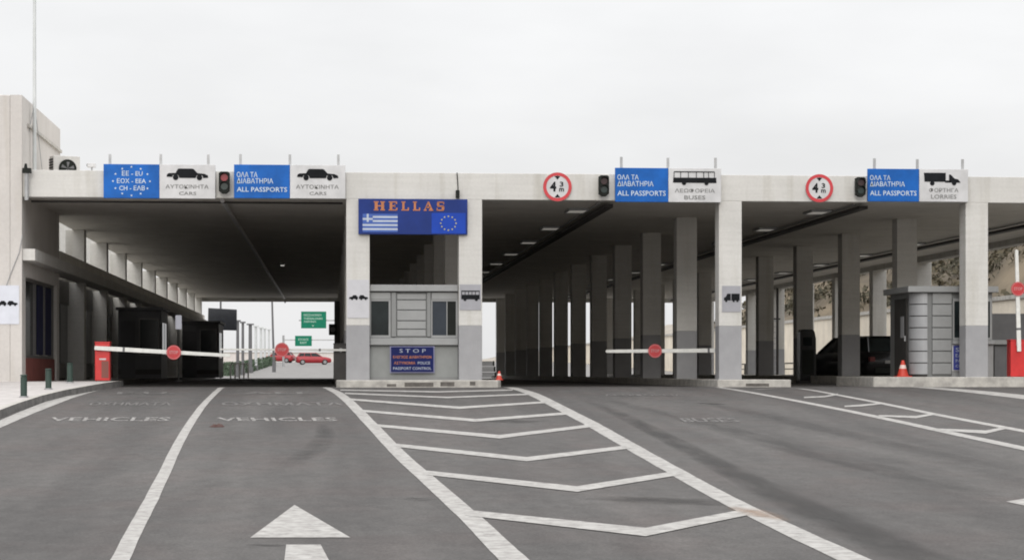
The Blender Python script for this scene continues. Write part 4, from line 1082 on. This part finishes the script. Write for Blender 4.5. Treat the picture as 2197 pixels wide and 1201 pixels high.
# green direction signs on gantry arms
def gantry(px0, px1, yt, yb, Yp, armpx0, armpx1, army, postpx, label, lines):
    a_, b_ = X(px0, Yp), X(px1, Yp); z1, z0 = Z(px0, yt, Yp), Z(px0, yb, Yp)
    xp = X(postpx, Yp)
    t = thing('direction_sign', (xp, Yp, G(Yp)), label, 'road sign', 'green direction signs beyond the lanes')
    p = MB().box(a_, b_, Yp, Yp+.12, z0, z1).build('panel', M_green, t)
    W, H = b_-a_, z1-z0
    k = MB()
    for (s_, u0, u1, v0, v1) in lines:
        k = MB(); text_front(k, s_, a_+W*u0, a_+W*u1, z0+H*v0, z0+H*v1, Yp-.01, bold=.02); k.build('lettering', mat('green_letter', (.35, .5, .42), .5), p)
    za = Z(px0, army, Yp)
    MB().box(X(armpx0, Yp), X(armpx1, Yp), Yp+.13, Yp+.23, za-.06, za+.06).build('arm', M_steel, t)
    MB().tube((xp, Yp+.2, G(Yp)), (xp, Yp+.2, za+.5), .12, n=10).build('post', M_steel, t)
gantry(646, 700, 668, 704, 190, 641, 740, 687, 738, 'larger green direction sign high beyond the second lane', [('ΘΕΣΣΑΛΟΝΙΚΗ', .1, .8, .72, .86), ('THESSALONIKI', .1, .85, .52, .64), ('ΑΘΗΝΑ', .1, .6, .34, .46), ('v', .42, .52, .1, .2)])
gantry(633, 669, 720, 742, 245, 608, 736, 729, 608, 'smaller green direction sign lower and farther than the other', [('ΕΞΟΔΟΣ', .2, .8, .55, .75), ('EXIT', .3, .7, .22, .42)])
# low hedge + railings beyond
mb = MB(); rr = random.Random(11)
for k in range(5200):
    f = rr.random(); y = 168+f*95; x = -7.9+1.0*f+rr.uniform(-.5, .5); z = G(y)+rr.uniform(0, 1.0)
    p = Vector((x, y, z)); u = Vector((rr.gauss(0, 1), rr.gauss(0, 1), rr.gauss(0, 1))).normalized(); v = u.orthogonal().normalized(); l = rr.uniform(.07, .16)
    mb.add([p-u*l, p+v*l*.6, p+u*l, p-v*l*.6], [(0, 1, 2, 3)])
tag(mb.build('hedge', M_hedge), 'low dark green hedge under the row of tall posts', 'hedge')
def pedrail(x0, x1, Yp, label):
    t = thing('white_railing', ((x0+x1)/2, Yp, G(Yp)), label, 'railing')
    MB().box(x0, x1, Yp-.03, Yp+.03, .9, .98).build('rail', M_white, t)
    n = 4
    for k in range(n+1):
        xk = x0+(x1-x0)*k/n; MB().box(xk-.05, xk+.05, Yp-.05, Yp+.05, 0, .9).build('post', M_white, t)
pedrail(X(494, 143), X(532, 143), 143.5, 'short white railing just outside the left exit')
# distant low white wall line behind red cars
t = thing('boundary_wall', (0, 330, G(330)), 'low pale boundary wall far behind the red cars', 'wall')
MB().box(-40, 6, 330, 330.4, G(330), G(330)+1.3).build('wall', mat('pale_wall', (.62, .58, .55), .9), t)
MB().box(-40, 6, 329.9, 330.5, G(330)+1.3, G(330)+1.45).build('coping', M_conc, t)
# guard rail along right side
t = thing('guard_rail', (XE+1.2, 100, 0), 'dark two-rail guard rail along the right side of the canopy', 'railing')
xg = XE+1.4
MB().box(xg-.03, xg+.03, 62, 142, .86, .93).build('rail', M_tray, t); MB().box(xg-.03, xg+.03, 62, 142, .55, .61).build('rail', M_tray, t)
for k in range(27): MB().box(xg-.04, xg+.04, 62+k*3-.04, 62+k*3+.04, -.05, .86).build('post', M_tray, t)
# stacked crates seen between booth column and far columns
ys_ = 92.0
for k, (zz_, w_) in enumerate(((.19, .34), (.42, .31), (.65, .27))):
    xs_ = X(1046, ys_)
    o = MB(); h_ = .21
    o.box(xs_-w_, xs_+w_, ys_-.25, ys_+.25, zz_, zz_+.03).box(xs_-w_, xs_-w_+.03, ys_-.25, ys_+.25, zz_+.03, zz_+h_).box(xs_+w_-.03, xs_+w_, ys_-.25, ys_+.25, zz_+.03, zz_+h_)
    for q in range(3): o.box(xs_-w_+.03, xs_+w_-.03, ys_-.25, ys_-.22, zz_+.05+q*.055, zz_+.085+q*.055).box(xs_-w_+.03, xs_+w_-.03, ys_+.22, ys_+.25, zz_+.05+q*.055, zz_+.085+q*.055)
    tag(o.build('plastic_crate', mat('crate_green', (.10, .14, .12), .6)), ['bottom', 'middle', 'top'][k]+' grey-green plastic crate in the stack right of the booth column', 'crate', 'stacked plastic crates')
# thin service pole inside the lorry bay
yp = 118.0; xp = X(1668, yp)
t = thing('service_pole', (xp, yp, 0), 'dark service pole with cross arms at right side of the lorry bay', 'pole')
MB().tube((xp, yp, 0), (xp, yp, 4.9), .07).build('pole', M_tray, t)
MB().box(xp-.9, xp+.15, yp-.04, yp+.04, 3.2, 3.28).build('cross_arm', M_tray, t)
for q in range(10): MB().box(xp-.35, xp-.05, yp-.02, yp+.02, .4+q*.3, .44+q*.3).build('rung', M_steel, t)
